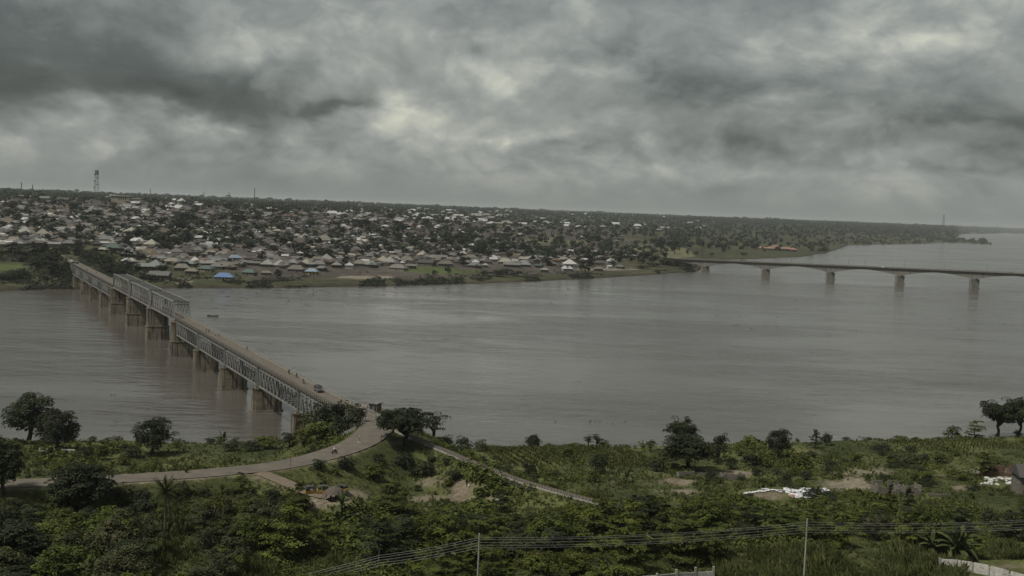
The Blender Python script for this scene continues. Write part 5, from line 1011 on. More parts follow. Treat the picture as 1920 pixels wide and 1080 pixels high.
def block_walls(name, base_px, segs, label, mt, cat='ruin'):
    """segs: (dx0, dy0, dx1, dy1, height) in metres"""
    b = hit_near(*base_px); o = thing(name, label, cat, b, .06)
    for (x0, y0, x1, y1, h) in segs:
        d = np.array((x1 - x0, y1 - y0)); L = np.linalg.norm(d); a = math.atan2(d[1], d[0]); w = MB().box((0, 0, 0), (L, .28, .9)); steps = max(2, int(L / .9)); w = MB(); zs = [h * (1 - .45 * random.random() ** 2) for _ in range(steps)]
        for k in range(steps): w.box((-L / 2 + L * (k + .5) / steps, 0, zs[k] / 2 - .4), (L / steps - .004, .28, zs[k] + .8))
        q = w.build('wall', mt, o); q.location = ((x0 + x1) / 2, (y0 + y1) / 2, 0); q.rotation_euler = (0, 0, a)
    return o
block_walls('ruined_house', (1690, 928), [(-6, 4, -3.4, 4, 2.6), (-6, 0, -6, 4, 2.4), (-6, 0, -4, 0, 2.2), (-2.6, 0, -.5, 0, 1.6), (-.5, 0, -.5, 4, 2.4), (-2, 4, 1, 4, 2.7), (1, 0, 1, 4, 2.2), (2, 0, 5, 0, 1.9), (5, 0, 5, 4, 2.4), (3, 4, 6.5, 4, 1.7), (6.5, -1, 9.5, -1.2, 1.0), (9.5, -1.2, 12, -1.2, .8)], 'roofless grey block ruins with gaps for doors below the sandy patch', M_BLOCK)
block_walls('ruined_house', (1335, 898), [(-9, 3, -4, 3.4, 1.2), (-9, 3, -9, 0, 1.0), (-3, 2.6, 2, 2.6, 1.2), (3, 0, 9, 0, 1.6), (3, 0, 3, 3, 1.3), (9, 0, 9, 3.2, 1.4), (3, 3, 9, 3.2, 1.2), (-4, .5, 1.5, .2, .7)], 'low crumbling foundation walls below the wide dark tree', M_BLOCK)
block_walls('unfinished_house', (1882, 893), [(-5, 4, 2.5, 4, 2.2), (-5, 0, -5, 4, 1.8), (-5, 0, 3, 0, 1.3), (-1.4, 0, -1.4, 4, 1.9), (3, 0, 3, 4, 2.4), (3, 4, 7, 4, 3.0), (4.5, 0, 7, 0, 1.2), (7, 0, 7, 4, 2.6)], 'unfinished brown brick house without a roof at the right edge', M_BRICK, 'house')
hb2 = hit_near(1922, 932); eh = thing('edge_house', 'grey roofed brick house cut by the right edge of the view', 'house', hb2, -.12)
MB().box((2.2, 2.5, 2.2), (7.6, 7, 6.4)).build('wall', M_BLOCK, eh); rm = MB(); rm.add([(-2.2, -1.8, 5.3), (6.6, -1.8, 5.3), (6.6, 6.8, 5.3), (-2.2, 6.8, 5.3), (-2.0, 2.5, 7.9), (6.4, 2.5, 7.9)], [np.array([(0, 1, 5, 4), (2, 3, 4, 5)]), np.array([(1, 2, 5), (3, 0, 4)]), np.array([(3, 2, 1, 0)])]); rm.build('roof', ROOFM['dark'], eh)
for z in (1.6, 4.1):
    for x in (-.4, 2.0, 4.2): w = MB().box((x, -1.03, z), (.9, .12, 1.2)).build('window', M_OPEN, eh)
# balustrade, kiosk, markers
bb = hit_near(106, 852); bal = thing('balustrade', 'broken white balustrade below the round dark tree', 'balustrade', bb); k = bb[1] / F
for x in (-32, -18, -4, 10, 24): MB().box((x * k, 0, .55), (.32, .32, 1.9)).build('post', M_WHITE, bal)
MB().box((-25 * k, 0, .75), (13 * k, .2, .28)).build('rail', M_WHITE, bal); MB().box((-11 * k, 0, .3), (13 * k, .2, .28)).build('rail', M_WHITE, bal); MB().box((21 * k, .5, 1.25), (26 * k, .3, .35)).build('rail', M_WHITE, bal)
kb = at(703, 773, 16.4); ki = thing('guard_kiosk', 'small concrete guard hut with flat roof at the near end of the truss bridge', 'hut', kb, -.5)
MB().box((0, 0, 1.2), (2.9, 2.4, 3.0)).build('wall', M_CONC, ki); MB().box((0, 0, 2.85), (3.7, 3.2, .25)).build('roof', M_CONC, ki); MB().box((-.5, -1.22, 1.6), (.9, .08, .9)).build('window', M_OPEN, ki); MB().box((.9, -1.22, 1.05), (.75, .08, 1.9)).build('door', M_OPEN, ki)
gs0 = None; tt = np.linspace(0, 1, 15)
for i, t in enumerate(tt):
    px = 636 + 52 * t; py = 819 - 30 * t - 6 * math.sin(t * 3.14) * -.6; p = hit_near(px, py); 
    if gs0 is None: gs0 = tag(MB().box((0, 0, .3), (.3, .3, 1.1)).box((0, 0, .9), (.24, .24, .12)).build('guard_stone', M_WHITE), 'white guard stone lining the inside of the road bend', 'guard stone', 'white guard stones along the road bend'); gs0.location = p
    else: c = gs0.copy(); COL.objects.link(c); c.location = p
mp = at(674.5, 829, 16.35); mk = thing('marker_post', 'white banded marker post on a low mound in the road bend', 'marker post', mp); MB().tube((0, 0, -.1), (0, 0, .25), .8, .45, 10).build('base', M_CONC, mk); MB().tube((0, 0, .2), (0, 0, 1.9), .09, .08, 8).build('post', M_DARKMETAL, mk); MB().tube((0, 0, 1.3), (0, 0, 1.8), .12, .12, 8).build('band', M_WHITE, mk)
mp = hit_near(714.5, 830); mk = thing('marker_post', 'dark wooden post on the verge left of the bushy tree at the bend', 'post', mp); MB().tube((0, 0, -.3), (0, 0, 2.0), .12, .10, 7).build('post', M_DARKMETAL, mk); MB().bar((-.05, 0, 1.9), (.9, .3, 1.5), .06, .06).build('stay', M_DARKMETAL, mk)
hp = [hit_near(x, y) for x, y in ((950, 909), (964, 914), (978, 919), (993, 924))]; hr = thing('handrail', 'short dark pipe handrail beside the railway track', 'handrail', hp[0])
for p in hp: q = p - hp[0]; MB().tube(q, q + np.array((0, 0, 1.2)), .07, .07, 6).build('post', M_DARKMETAL, hr)
for z in (.65, 1.15): MB().path([p - hp[0] + np.array((0, 0, z)) for p in hp], .05, 6).build('rail', M_DARKMETAL, hr)
dead = hit_near(128, 1092); db = MB(); rg = np.random.default_rng(2)
for a in range(7): limb(db, (0, 0, 0), (math.cos(a * 1.3) * 2.2, math.sin(a * 1.3) * 1.2, 3.4 + rg.uniform(0, 2)), .07, .02, rg, .06); 
for a in range(14): e = np.array((math.cos(a * .9) * 1.5, math.sin(a * .9), 2.6 + rg.uniform(0, 1))); limb(db, e, e + rg.normal(size=3) * .8 + np.array((0, 0, .8)), .03, .012, rg, .05, 3)
ds = thing('bare_shrub', 'leafless pale twigged shrub at the bottom left', 'shrub', dead); db.build('branches', M_BARKP, ds)
# washing and sacks
def cloth_mesh(seed, mt):
    r = np.random.default_rng(seed); n = 4; g = np.linspace(-.5, .5, n); xx, yy = np.meshgrid(g, g, indexing='ij'); z = .06 + r.uniform(0, .10, xx.shape); i = np.arange(n * n).reshape(n, n)
    V = np.stack([xx * 1.3 + r.normal(size=xx.shape) * .04, yy * .9 + r.normal(size=xx.shape) * .04, z], -1).reshape(-1, 3); Vb = V.copy(); Vb[:, 2] -= .05; q = np.stack([i[:-1, :-1], i[1:, :-1], i[1:, 1:], i[:-1, 1:]], -1).reshape(-1, 4); return MB().add(V, q).add(Vb, q[:, ::-1]).mesh('cloth', mt)
M_CLOTH = noisy('washed_cloth', (.50, .50, .51), (.38, .385, .395), 1.5, .9, .1, rnd=.2); M_ORANGE = noisy('orange_cloth', (.27, .125, .08), (.20, .10, .065), 2, .9, .1); M_LILAC = noisy('lilac_cloth', (.42, .28, .42), (.32, .2, .32), 2, .9, .1); M_BLUEC = noisy('blue_cloth', (.16, .22, .42), (.10, .15, .32), 2, .9, .1)
CM = [cloth_mesh(s, M_CLOTH) for s in range(4)]; rg = np.random.default_rng(77)
def cloth(px, py, me, label, sc=1.0, group=None):
    p = hit_near(px, py); o = put('cloth', me); o.location = p + np.array((0, 0, .16)); o.rotation_euler = (0, 0, rg.uniform(-.5, .5)); o.scale = (sc * rg.uniform(.9, 1.5), sc * rg.uniform(1.0, 1.6), 1.6); tag(o, label, 'cloth', group)
for row in range(7):
    for c in range(15):
        px = 1474 + c * 5.0 + row * 2.2 - (row > 4) * 0 + rg.normal() * .9; py = 918.5 + row * 2.6 + rg.normal() * .5
        if px > 1556 - row * 6 or rg.random() < .14: continue
        cloth(px, py, CM[rg.integers(4)], 'white cloth spread in the large patch of drying washing', 1, 'cloths drying in the large patch on the ground')
for c in range(22): cloth(1398 + c * 3.2 + rg.normal(), 928.5 - 8 * math.sin(c / 22 * 2.2) + rg.normal() * 1.3, CM[rg.integers(4)], 'white cloth in the smaller strip of washing left of the large patch', .7, 'cloths drying in the smaller strip on the ground')
cloth(1490, 933, cloth_mesh(9, M_ORANGE), 'long orange cloth at the lower edge of the drying washing', 1.7); cloth(1543, 922, cloth_mesh(10, M_LILAC), 'lilac cloth at the right end of the drying washing', 1.2); cloth(1499, 929, cloth_mesh(11, M_BLUEC), 'blue cloth among the white drying washing', 1.0)
sk = MB(); 
M_SACK = noisy('white_sack', (.44, .44, .415), (.32, .32, .30), 2, .85, .15); sa = np.linspace(0, math.pi, 5)
def sack_mesh():
    b = MB(); P = [(-.5, 0, 0), (-.42, 0, 0), (-.15, 0, .02), (.2, 0, .02), (.44, 0, 0), (.52, 0, 0)]; b.path(P, [.05, .20, .29, .28, .19, .06], 8); return b.mesh('sack', M_SACK)
SKM = sack_mesh()
for i in range(44):
    t = rg.random(); px = 1840 + 58 * rg.random(); py = 912 - 7 * rg.random() if i < 26 else 904 - 4 * rg.random(); 
    if 1858 < px < 1884 and 903 < py < 909: continue
    p = hit_near(px, py); o = put('sack', SKM); o.location = p + np.array((0, 0, .22 + .45 * (rg.random() < .4))); o.rotation_euler = (rg.uniform(-.2, .2), rg.uniform(-.2, .2), rg.uniform(0, 6.28)); s_ = rg.uniform(1.0, 1.7); o.scale = (s_, s_, s_); tag(o, 'white stuffed sack in the heap before the brick houses', 'sack', 'white sacks heaped near the right edge')

# ================================================================== PEOPLE AND VEHICLES
def flat(name, c, rough=.7, spec=.3): return noisy(name, c, tuple(q * .75 for q in c), 3, rough, spec)
M_SKIN = flat('skin', (.085, .050, .033)); M_HAIR = flat('hair', (.012, .011, .010)); CLOTHES = {k: flat('cloth_' + k, v, .9, .1) for k, v in {'black': (.02, .02, .022), 'white': (.62, .62, .60), 'blue': (.06, .09, .20), 'red': (.30, .05, .04), 'brown': (.13, .09, .06), 'grey': (.19, .19, .19), 'green': (.06, .13, .07), 'yellow': (.45, .34, .08), 'navy': (.03, .035, .07)}.items()}
def person_mesh(pose, shirt, legs):
    hip = .92; J = {'pelvis': (0, 0, hip), 'waist': (0, .01, 1.10), 'chest': (0, .0, 1.34), 'neck': (0, .01, 1.50), 'head': (0, -.015, 1.60), 'crown': (0, 0, 1.70)}; Rd = {'pelvis': .155, 'waist': .135, 'chest': .17, 'neck': .06, 'head': .098, 'crown': .085}
    E = [('pelvis', 'waist'), ('waist', 'chest'), ('chest', 'neck'), ('neck', 'head'), ('head', 'crown')]
    for s_, n in ((-1, 'l'), (1, 'r')):
        if pose == 'stand': leg = [(.10 * s_, 0, .86), (.11 * s_, -.01, .48), (.11 * s_, .02, .09), (.12 * s_, -.16, .04)]; arm = [(.19 * s_, 0, 1.40), (.24 * s_, .02, 1.12), (.24 * s_, -.07, .88), (.24 * s_, -.10, .78)]
        elif pose == 'walk': f = .26 * s_; leg = [(.10 * s_, 0, .86), (.10 * s_, -.6 * f - .05, .48), (.10 * s_, -1.1 * f + .05, .10), (.10 * s_, -1.1 * f - .12, .05)]; arm = [(.19 * s_, 0, 1.40), (.24 * s_, .5 * f, 1.14), (.25 * s_, .9 * f - .08, .92), (.25 * s_, 1.0 * f - .12, .83)]
        else: leg = [(.12 * s_, -.06, .86), (.22 * s_, -.46, .80), (.20 * s_, -.34, .38), (.20 * s_, -.50, .33)]; arm = [(.19 * s_, -.02, 1.38), (.30 * s_, -.16, 1.14), (.30 * s_, -.44, 1.12), (.29 * s_, -.54, 1.12)]
        for i, (nm, p, r) in enumerate(zip(('thigh', 'knee', 'ankle', 'toe'), leg, (.105, .072, .048, .045))): J[nm + n] = p; Rd[nm + n] = r; E.append((('pelvis' if i == 0 else ('thigh', 'knee', 'ankle')[i - 1] + n), nm + n))
        for i, (nm, p, r) in enumerate(zip(('shoulder', 'elbow', 'wrist', 'hand'), arm, (.075, .05, .036, .042))): J[nm + n] = p; Rd[nm + n] = r; E.append((('chest' if i == 0 else ('shoulder', 'elbow', 'wrist')[i - 1] + n), nm + n))
    ks = list(J); me = bpy.data.meshes.new('person'); me.from_pydata([J[k] for k in ks], [(ks.index(a), ks.index(b)) for a, b in E], []); o = bpy.data.objects.new('person', me); COL.objects.link(o)
    sk_ = o.modifiers.new('s', 'SKIN'); sk_.use_smooth_shade = True; lay = me.skin_vertices[0].data
    for i, k in enumerate(ks): lay[i].radius = (Rd[k], Rd[k]); lay[i].use_root = (k == 'pelvis')
    ss = o.modifiers.new('u', 'SUBSURF'); ss.levels = 1; dg = bpy.context.evaluated_depsgraph_get(); m2 = bpy.data.meshes.new_from_object(o.evaluated_get(dg)); bpy.data.objects.remove(o)
    m2.name = 'person'; m2.materials.clear()
    for m in (CLOTHES[shirt], CLOTHES[legs], M_SKIN, M_HAIR): m2.materials.append(m)
    for p in m2.polygons:
        c = p.center; p.material_index = 3 if (c.z > 1.66 or (c.z > 1.57 and c.y > .03)) else (2 if c.z > 1.47 else (1 if (c.z < 1.0 and abs(c.x) < .235 and pose != 'ride') or (pose == 'ride' and (c.z < 1.0)) else (2 if abs(c.x) > .2 and c.z < 1.1 and pose != 'ride' else 0)))
    return m2
PM = {}
def person(loc, rz, pose, shirt, legs, label, group=None, dz=0.0):
    if (pose, shirt, legs) not in PM: PM[pose, shirt, legs] = person_mesh(pose, shirt, legs)
    o = put('person', PM[pose, shirt, legs]); o.location = (float(loc[0]), float(loc[1]), float(loc[2]) + dz); o.rotation_euler = (0, 0, rz); return tag(o, label, 'person', group)
M_TYRE = flat('tyre', (.018, .018, .018), .9, .1); M_RIM = flat('wheel_rim', (.3, .3, .3), .4, .5); M_GLASS = noisy('vehicle_glass', (.03, .035, .04), (.02, .022, .025), 1, .08, .6)
PAINT = {k: noisy('paint_' + k, v, tuple(q * .85 for q in v), 2, .35, .5) for k, v in {'red': (.28, .03, .03), 'black': (.02, .02, .02), 'blue': (.04, .07, .2), 'yellow': (.28, .18, .03), 'white': (.68, .68, .66), 'grey': (.085, .085, .088), 'green': (.04, .10, .07)}.items()}
def wheel(parent, x, y, r, w, name='wheel'):
    b = MB().tube((x, y - w / 2, r), (x, y + w / 2, r), r, r, 14).build(name, M_TYRE, parent); MB().tube((x, y - w / 2 - .012, r), (x, y + w / 2 + .012, r), r * .55, r * .55, 10).build('rim', M_RIM, b); return b
def motorcycle(loc, rz, paint, label):
    o = thing('motorcycle', label, 'motorcycle', loc, rz)     # faces +x
    for x in (-.62, .66): wheel(o, x, 0, .30, .10)
    MB().path([(.66, 0, .30), (.50, 0, .70), (.42, 0, .98)], [.035, .04, .04], 6).path([(-.62, 0, .30), (-.15, 0, .42), (.42, 0, .78)], [.03, .06, .05], 6).box((.0, 0, .42), (.42, .24, .30)).build('frame', M_DARKMETAL, o)
    MB().path([(-.05, 0, .76), (.12, 0, .84), (.32, 0, .82), (.42, 0, .74)], [.08, .14, .14, .08], 8).build('fuel_tank', PAINT[paint], o); MB().path([(-.72, 0, .80), (-.40, 0, .80), (-.05, 0, .76)], [.07, .12, .11], 8).build('seat', M_DARKMETAL, o)
    MB().bar((.40, -.36, 1.02), (.40, .36, 1.02), .04, .04).build('handlebar', M_DARKMETAL, o); MB().tube((.50, 0, .86), (.60, 0, .86), .09, .10, 8).build('headlight', M_RIM, o); MB().box((.72, 0, .64), (.40, .12, .03)).box((-.72, 0, .66), (.36, .14, .03)).build('mudguard', PAINT[paint], o); return o
BR = math.atan2(BE[1], BE[0])
def deckpt(k, side): q = P3(k, side, zdeck(k) + .01); return np.array(q)
def k_at(px, side):
    ks = np.linspace(KS[0], KS[-1], 1500); xs = np.array([project(P3(k, side, zdeck(k)))[0] for k in ks]); i = int(np.argmin(abs(xs - px))); return ks[i]
def rider(loc, rz, paint, shirt, legs, ml, pl):
    motorcycle(loc, rz, paint, ml); c = np.array((math.cos(rz), math.sin(rz), 0)); person(np.array(loc) - c * .12, rz + math.pi / 2, 'ride', shirt, legs, pl, dz=-.02)
for px, sd_, dr_, pt, sh, lg, ml, pl in [(542, 2.2, 0, 'black', 'black', 'navy', 'black motorcycle leading two riders away up the truss bridge', 'rider in black on the leading motorcycle on the truss bridge'), (556, 2.5, 0, 'red', 'brown', 'black', 'red motorcycle following close behind another on the truss bridge', 'rider in brown on the following motorcycle on the truss bridge'), (569, .9, math.pi, 'blue', 'navy', 'grey', 'blue motorcycle just ahead of the minibus on the truss bridge', 'rider in navy just ahead of the minibus on the truss bridge')]:
    k = k_at(px, sd_); rider(deckpt(k, sd_), BR + dr_, pt, sh, lg, ml, pl)
for px, sd_, sh, lg, lab in [(463, 2.6, 'black', 'black', 'lone walker in black by the railing midway along the truss bridge'), (386.5, -.4, 'grey', 'black', 'left one of two people side by side near the truss portal'), (391.5, .1, 'brown', 'navy', 'right one of two people side by side near the truss portal'), (404, .4, 'white', 'black', 'person in white leading a second pair on the truss bridge'), (410, .6, 'blue', 'grey', 'person in blue behind the one in white on the truss bridge'), (154, 0, 'black', 'brown', 'walker in black nearest the far pillars of the truss bridge'), (163, -.8, 'navy', 'black', 'walker in navy on the far deck spans of the truss bridge'), (181, 1.6, 'red', 'black', 'walker in red by the railing on the far deck spans')]:
    k = k_at(px, sd_); person(deckpt(k, sd_), BR - math.pi / 2 if px > 300 else BR + math.pi / 2, 'walk', sh, lg, lab)
def extrude_side(b, prof, w, m=0, inset=0.0):
    """side outline (x, z) drawn across the width, sides tucked in towards the top"""
    n = len(prof); zt = max(p[1] for p in prof); V = []
    for s_ in (-1, 1): V += [(x, s_ * (w / 2 - inset * max(0, (z - zt * .5) / (zt * .5))), z) for x, z in prof]
    b.add(V, [np.array([(i, (i + 1) % n, n + (i + 1) % n, n + i) for i in range(n)]), np.arange(n)[None], np.arange(n, 2 * n)[::-1][None]], m); return b
def minibus(loc, rz, label, paint='grey'):
    o = thing('minibus', label, 'minibus', loc, rz); extrude_side(MB(), [(-2.3, .35), (2.05, .35), (2.25, .60), (2.22, .95), (1.55, 1.22), (1.05, 1.95), (.8, 2.05), (-2.1, 2.05), (-2.3, 1.85)], 1.75, 0, .12).build('body', PAINT[paint], o)
    for x in (-1.45, 1.45):
        for y in (-.78, .78): wheel(o, x, y, .33, .2)
    for s_ in (-1, 1):
        for x0, x1 in ((-2.05, -1.0), (-.92, .0), (.08, .95)): MB().box(((x0 + x1) / 2, s_ * .80, 1.52), (x1 - x0, .10, .48)).build('window', M_GLASS, o)
        MB().box((2.22, s_ * .6, .80), (.10, .26, .18)).build('headlight', M_RIM, o)
    MB().add([(1.60, -.72, 1.24), (1.60, .72, 1.24), (1.13, .64, 1.90), (1.13, -.64, 1.90)], np.array([(0, 1, 2, 3)])).build('windscreen', M_GLASS, o); bpy.context.collection.objects[-1].location = (.03, 0, .02)
    MB().box((-2.31, 0, 1.50), (.05, 1.35, .5)).build('rear_window', M_GLASS, o); MB().box((2.28, 0, .42), (.14, 1.7, .2)).build('bumper', M_DARKMETAL, o)
    MB().box((-.4, 0, 2.16), (2.6, 1.35, .12)).build('roof_rack', M_DARKMETAL, o); return o
k = k_at(597, .9); minibus(deckpt(k, .9), BR + math.pi, 'grey minibus with dark windows driving towards us on the truss bridge')
k = KS[-1] + .12; mv = minibus(np.array((*(AX[-1] + BE * 9 + BN * .6), zdeck(12) + .14)), BR + math.pi, 'white minibus arriving between the far pillars of the truss bridge', 'white')
def saloon(loc, rz, paint, label):
    o = thing('car', label, 'car', loc, rz); extrude_side(MB(), [(-2.15, .30), (2.1, .30), (2.2, .55), (2.05, .80), (1.1, .92), (.45, 1.40), (-.95, 1.42), (-1.55, .98), (-2.15, .92)], 1.7, 0, .18).build('body', PAINT[paint], o)
    for x in (-1.35, 1.35):
        for y in (-.74, .74): wheel(o, x, y, .31, .2)
    for s_ in (-1, 1): MB().box((-.25, s_ * .74, 1.15), (1.4, .1, .34)).build('window', M_GLASS, o)
    MB().box((.80, 0, 1.17), (.5, 1.3, .3)).build('windscreen', M_GLASS, o); return o
for x, sd_, pt, lab, fn in [(1562, -2.5, 'black', 'black car on the concrete bridge above the third pier', 0), (1816, -2.5, 'green', 'dark green car on the concrete bridge approaching the last visible pier', 0), (1655, 2.5, 'white', 'white car on the concrete bridge between the third and fourth piers', 0), (1392, -2.5, 'grey', 'grey van crossing the first span of the concrete bridge', 1), (1896, 2.5, 'grey', 'grey car on the concrete bridge at the right edge', 0)]:
    ks = np.linspace(-.5, 6, 900); xs = np.array([project(np.array(G3(k, sd_, nzdeck(k))) + np.array(C0))[0] for k in ks]); k = float(np.interp(x, xs, ks)); p = np.array(G3(k, sd_, nzdeck(k) - .89)) + np.array(C0)
    (minibus(p, ang, lab, pt) if fn else saloon(p, ang + (math.pi if sd_ > 0 else 0), pt, lab))
def tuktuk(loc, rz, label):
    o = thing('three_wheeler', label, 'three wheeler', loc, rz); extrude_side(MB(), [(-1.2, .28), (.75, .28), (1.2, .45), (1.15, .95), (.95, 1.05), (.85, .70), (.2, .62), (.1, .85), (-1.15, .95), (-1.25, .7)], 1.28, 0, .05).build('body', PAINT['yellow'], o)
    cv = MB(); n = 6; V = []
    for x, h in ((-1.22, .95), (-1.05, 1.68), (-.2, 1.78), (.6, 1.74), (.82, 1.58)):
        for j in range(n): t = -1 + 2 * j / (n - 1); V.append((x, t * .64, h + (.10 * (1 - t * t) if h > 1 else 0)))
    i = np.arange(5 * n).reshape(5, n); cv.add(V, np.stack([i[:-1, :-1], i[:-1, 1:], i[1:, 1:], i[1:, :-1]], -1).reshape(-1, 4))
    for s_ in (-1, 1): cv.add([(-1.22, s_ * .64, .9), (-.25, s_ * .64, .9), (-.2, s_ * .64, 1.78), (-1.05, s_ * .64, 1.68)], np.array([(0, 1, 2, 3)])); cv.bar((.85, s_ * .6, 1.6), (.98, s_ * .56, 1.0), .05, .05); cv.bar((-.2, s_ * .64, 1.76), (.82, s_ * .64, 1.60), .06, .08)
    cv.build('canopy', M_DARKMETAL, o); MB().add([(.99, -.54, 1.0), (.99, .54, 1.0), (.86, .56, 1.56), (.86, -.56, 1.56)], np.array([(0, 1, 2, 3)])).build('windscreen', M_GLASS, o)
    wheel(o, .92, 0, .22, .10)
    for y in (-.52, .52): wheel(o, -.78, y, .22, .12)
    MB().tube((1.17, 0, .74), (1.27, 0, .74), .10, .11, 8).build('headlight', M_RIM, o); MB().box((-.7, 0, .80), (.5, 1.1, .18)).box((-.9, 0, 1.1), (.12, 1.1, .5)).build('seat', M_DARKMETAL, o); MB().bar((.72, -.32, 1.0), (.72, .32, 1.0), .04, .04).build('handlebar', M_DARKMETAL, o); return o
for px, py, rz, lab in [(604, 926.5, 3.5, 'yellow and black three wheeler parked left of the thatched shelter'), (643, 925, -.6, 'dark canopied three wheeler parked right of the thatched shelter'), (582, 927, .5, 'pale roofed three wheeler half hidden by the dark layered tree')]: tuktuk(hit_near(px, py), rz, lab)
sb = hit_near(627, 938); sh = thing('thatched_shelter', 'open sided pole shelter with ragged grey thatch by the three wheelers', 'shelter', sb, .1); M_THATCH = noisy('grey_thatch', (.105, .09, .077), (.066, .057, .048), 5, .95, .05, stretch=(4, 1, 1), bump=.6)
b = MB(); nn = 14
ring = lambda r, z, w: [(math.cos(2 * math.pi * j / nn) * r * (1 + w * math.sin(j * 2.7)), math.sin(2 * math.pi * j / nn) * r * .8 * (1 + w * math.cos(j * 1.9)), z + w * math.sin(j * 3.1)) for j in range(nn)]
V = ring(2.4, 1.55, .10) + ring(1.5, 2.35, .06) + ring(.35, 2.95, .05); i = np.arange(3 * nn).reshape(3, nn); i2 = np.roll(i, -1, 1); b.add(V, [np.stack([i[:-1], i2[:-1], i2[1:], i[1:]], -1).reshape(-1, 4), i[2][None]]); b.build('roof', M_THATCH, sh)
for j in range(6): a_ = j * 1.047; MB().tube((math.cos(a_) * 1.7, math.sin(a_) * 1.35, -.2), (math.cos(a_) * 1.5, math.sin(a_) * 1.2, 2.3), .06, .05, 6).build('pole', M_BARK, sh)
for x0, x1 in ((-3.6, -1.6), (-3.1, -1.2), (-2.7, -.9)): MB().bar((x0, -1.6, -.1), (x1, -.9, 1.9), .07, .07).build('leaning_pole', M_BARK, sh)
MB().box((.3, .3, .42), (1.8, .35, .07)).box((-.4, .3, .18), (.1, .3, .42)).box((1.0, .3, .18), (.1, .3, .42)).build('bench', M_BARK, sh)
for px, py, rz, pose, a_, b_, lab in [(630, 938.5, .4, 'stand', 'navy', 'black', 'person in navy standing in the middle of the thatched shelter'), (634.5, 939.5, -.8, 'stand', 'white', 'navy', 'person in white at the right side of the thatched shelter'), (620, 939, 1.0, 'stand', 'grey', 'black', 'person in grey at the left side of the thatched shelter'), (637, 937.5, 2.0, 'walk', 'blue', 'brown', 'person in blue stepping out behind the thatched shelter'), (875, 914, .2, 'stand', 'black', 'black', 'lone figure in black standing on the sandy clearing'), (686, 775, 1.4, 'stand', 'red', 'black', 'person in red standing by the parked motorcycles at the bridge end'), (689, 771, -1.4, 'stand', 'black', 'navy', 'person in black leaning near the railing at the bridge end')]:
    p = hit_near(px, py); person(p, rz, pose, a_, b_, lab)
for px, py, rz, pt, lab in [(675, 774, .6, 'black', 'black motorcycle parked at the near end of the truss bridge'), (679.5, 772, .9, 'blue', 'blue motorcycle parked beside a black one at the bridge end')]: motorcycle(hit_near(px, py) + np.array((0, 0, .12)), rz, pt, lab)
p = at(627, 850, 16.28); rider(p, .9, 'black', 'white', 'black', 'black motorcycle riding round the road bend towards the bridge', 'rider in white on the motorcycle in the road bend')
bag = hit_near(879, 913.5); o = tag(MB().path([(0, 0, 0), (0, 0, .25), (0, 0, .5), (0, 0, .62)], [.22, .28, .22, .06], 8).build('bag', M_WHITE), 'white bag on the sand beside the lone figure in black', 'bag'); o.location = bag
# ================================================================== ON THE WATER
def hull(b, L, wd, h):
    t = np.linspace(-1, 1, 13); V = []
    for x in t:
        w = wd / 2 * (1 - abs(x) ** 2.4); zz = h + .25 * h * x * x * 2
        V += [(x * L / 2, -w, zz), (x * L / 2, -w * .7, .0), (x * L / 2, w * .7, .0), (x * L / 2, w, zz)]
    i = np.arange(13 * 4).reshape(13, 4); b.add(V, np.stack([i[:-1, :-1], i[1:, :-1], i[1:, 1:], i[:-1, 1:]], -1).reshape(-1, 4)); b.add(V, np.stack([i[:-1, :-1], i[:-1, 1:], i[1:, 1:], i[1:, :-1]], -1).reshape(-1, 4)); return b
cp_ = at(399, 593, .1); ca = thing('canoe', 'long dark canoe on the river right of the through truss', 'canoe', cp_, .05); hull(MB(), 7.6, 1.2, .5).build('hull', M_DARKMETAL, ca)
for x in (-2, 0, 2): MB().box((x, 0, .42), (.25, 1.0, .06)).build('thwart', M_BARK, ca)
person(cp_ + np.array((-2.6, -.1, .1)), 1.6, 'stand', 'black', 'black', 'paddler in black at the stern of the dark canoe', dz=-.05); person(cp_ + np.array((2.2, .1, .1)), 1.6, 'ride', 'brown', 'black', 'seated passenger near the bow of the dark canoe', dz=-.42)
def weeds(name, pts, label, kind=None, cat=None, group=None):
    rg = np.random.default_rng(int(abs(pts[0][0])) + 3); b = []
    for (x, y, r) in pts:
        n = max(5, int(r * 9)); a_ = rg.uniform(0, 6.28, n); q = np.sqrt(rg.random(n)) * r; b.append(np.c_[x + np.cos(a_) * q * 1.7, y + np.sin(a_) * q, rg.uniform(.05, .3, n)])
    C = np.concatenate(b); V, Fq = leaf_quads(C, rg.normal(size=C.shape) * .4 + np.array((0, 0, 1)), np.full(len(C), .55), .8, rg); return V, Fq
WEEDL = [(1116, 791, 1.6, 'widest floating weed clump near the shoreline below the middle of the river'), (1040, 791, .6, 'small floating weed clump left of the widest one'), (1148, 794, .5, 'tiny floating weed clump just right of the widest one'), (1171, 791, .5, 'second tiny floating weed clump to the right of the widest one'), (1085, 716, .8, 'lone floating weed clump in mid river above the widest one'), (966, 573, 1.5, 'small dark floating weed clump in the upper river left of centre'), (1102, 590, 2.2, 'flat dark floating weed streak in the upper river'), (212, 741, .8, 'floating weed clump left of the truss bridge near the shore'), (217, 792, .7, 'floating weed clump close to the near bank left of the bridge'), (505, 645, .8, 'floating weed clump right of the truss bridge deck')]
for px, py, r, lab in WEEDL:
    p = at(px, py, 0); V, Fq = weeds('w', [(0, 0, r)], lab); o = MB().add(V, Fq).build('floating_weed', LEAF_FAR); o.location = (p[0], p[1], 0); tag(o, lab, 'floating weed')
rg = np.random.default_rng(66); pts = []
for _ in range(260):
    px = rg.uniform(350, 1280); py = np.interp(px, [350, 700, 1000, 1280], [545, 541, 533, 517]) + rg.exponential(9) + 2; p = at(px, py, 0); pts.append((p[0], p[1], rg.uniform(.3, 1.5)))
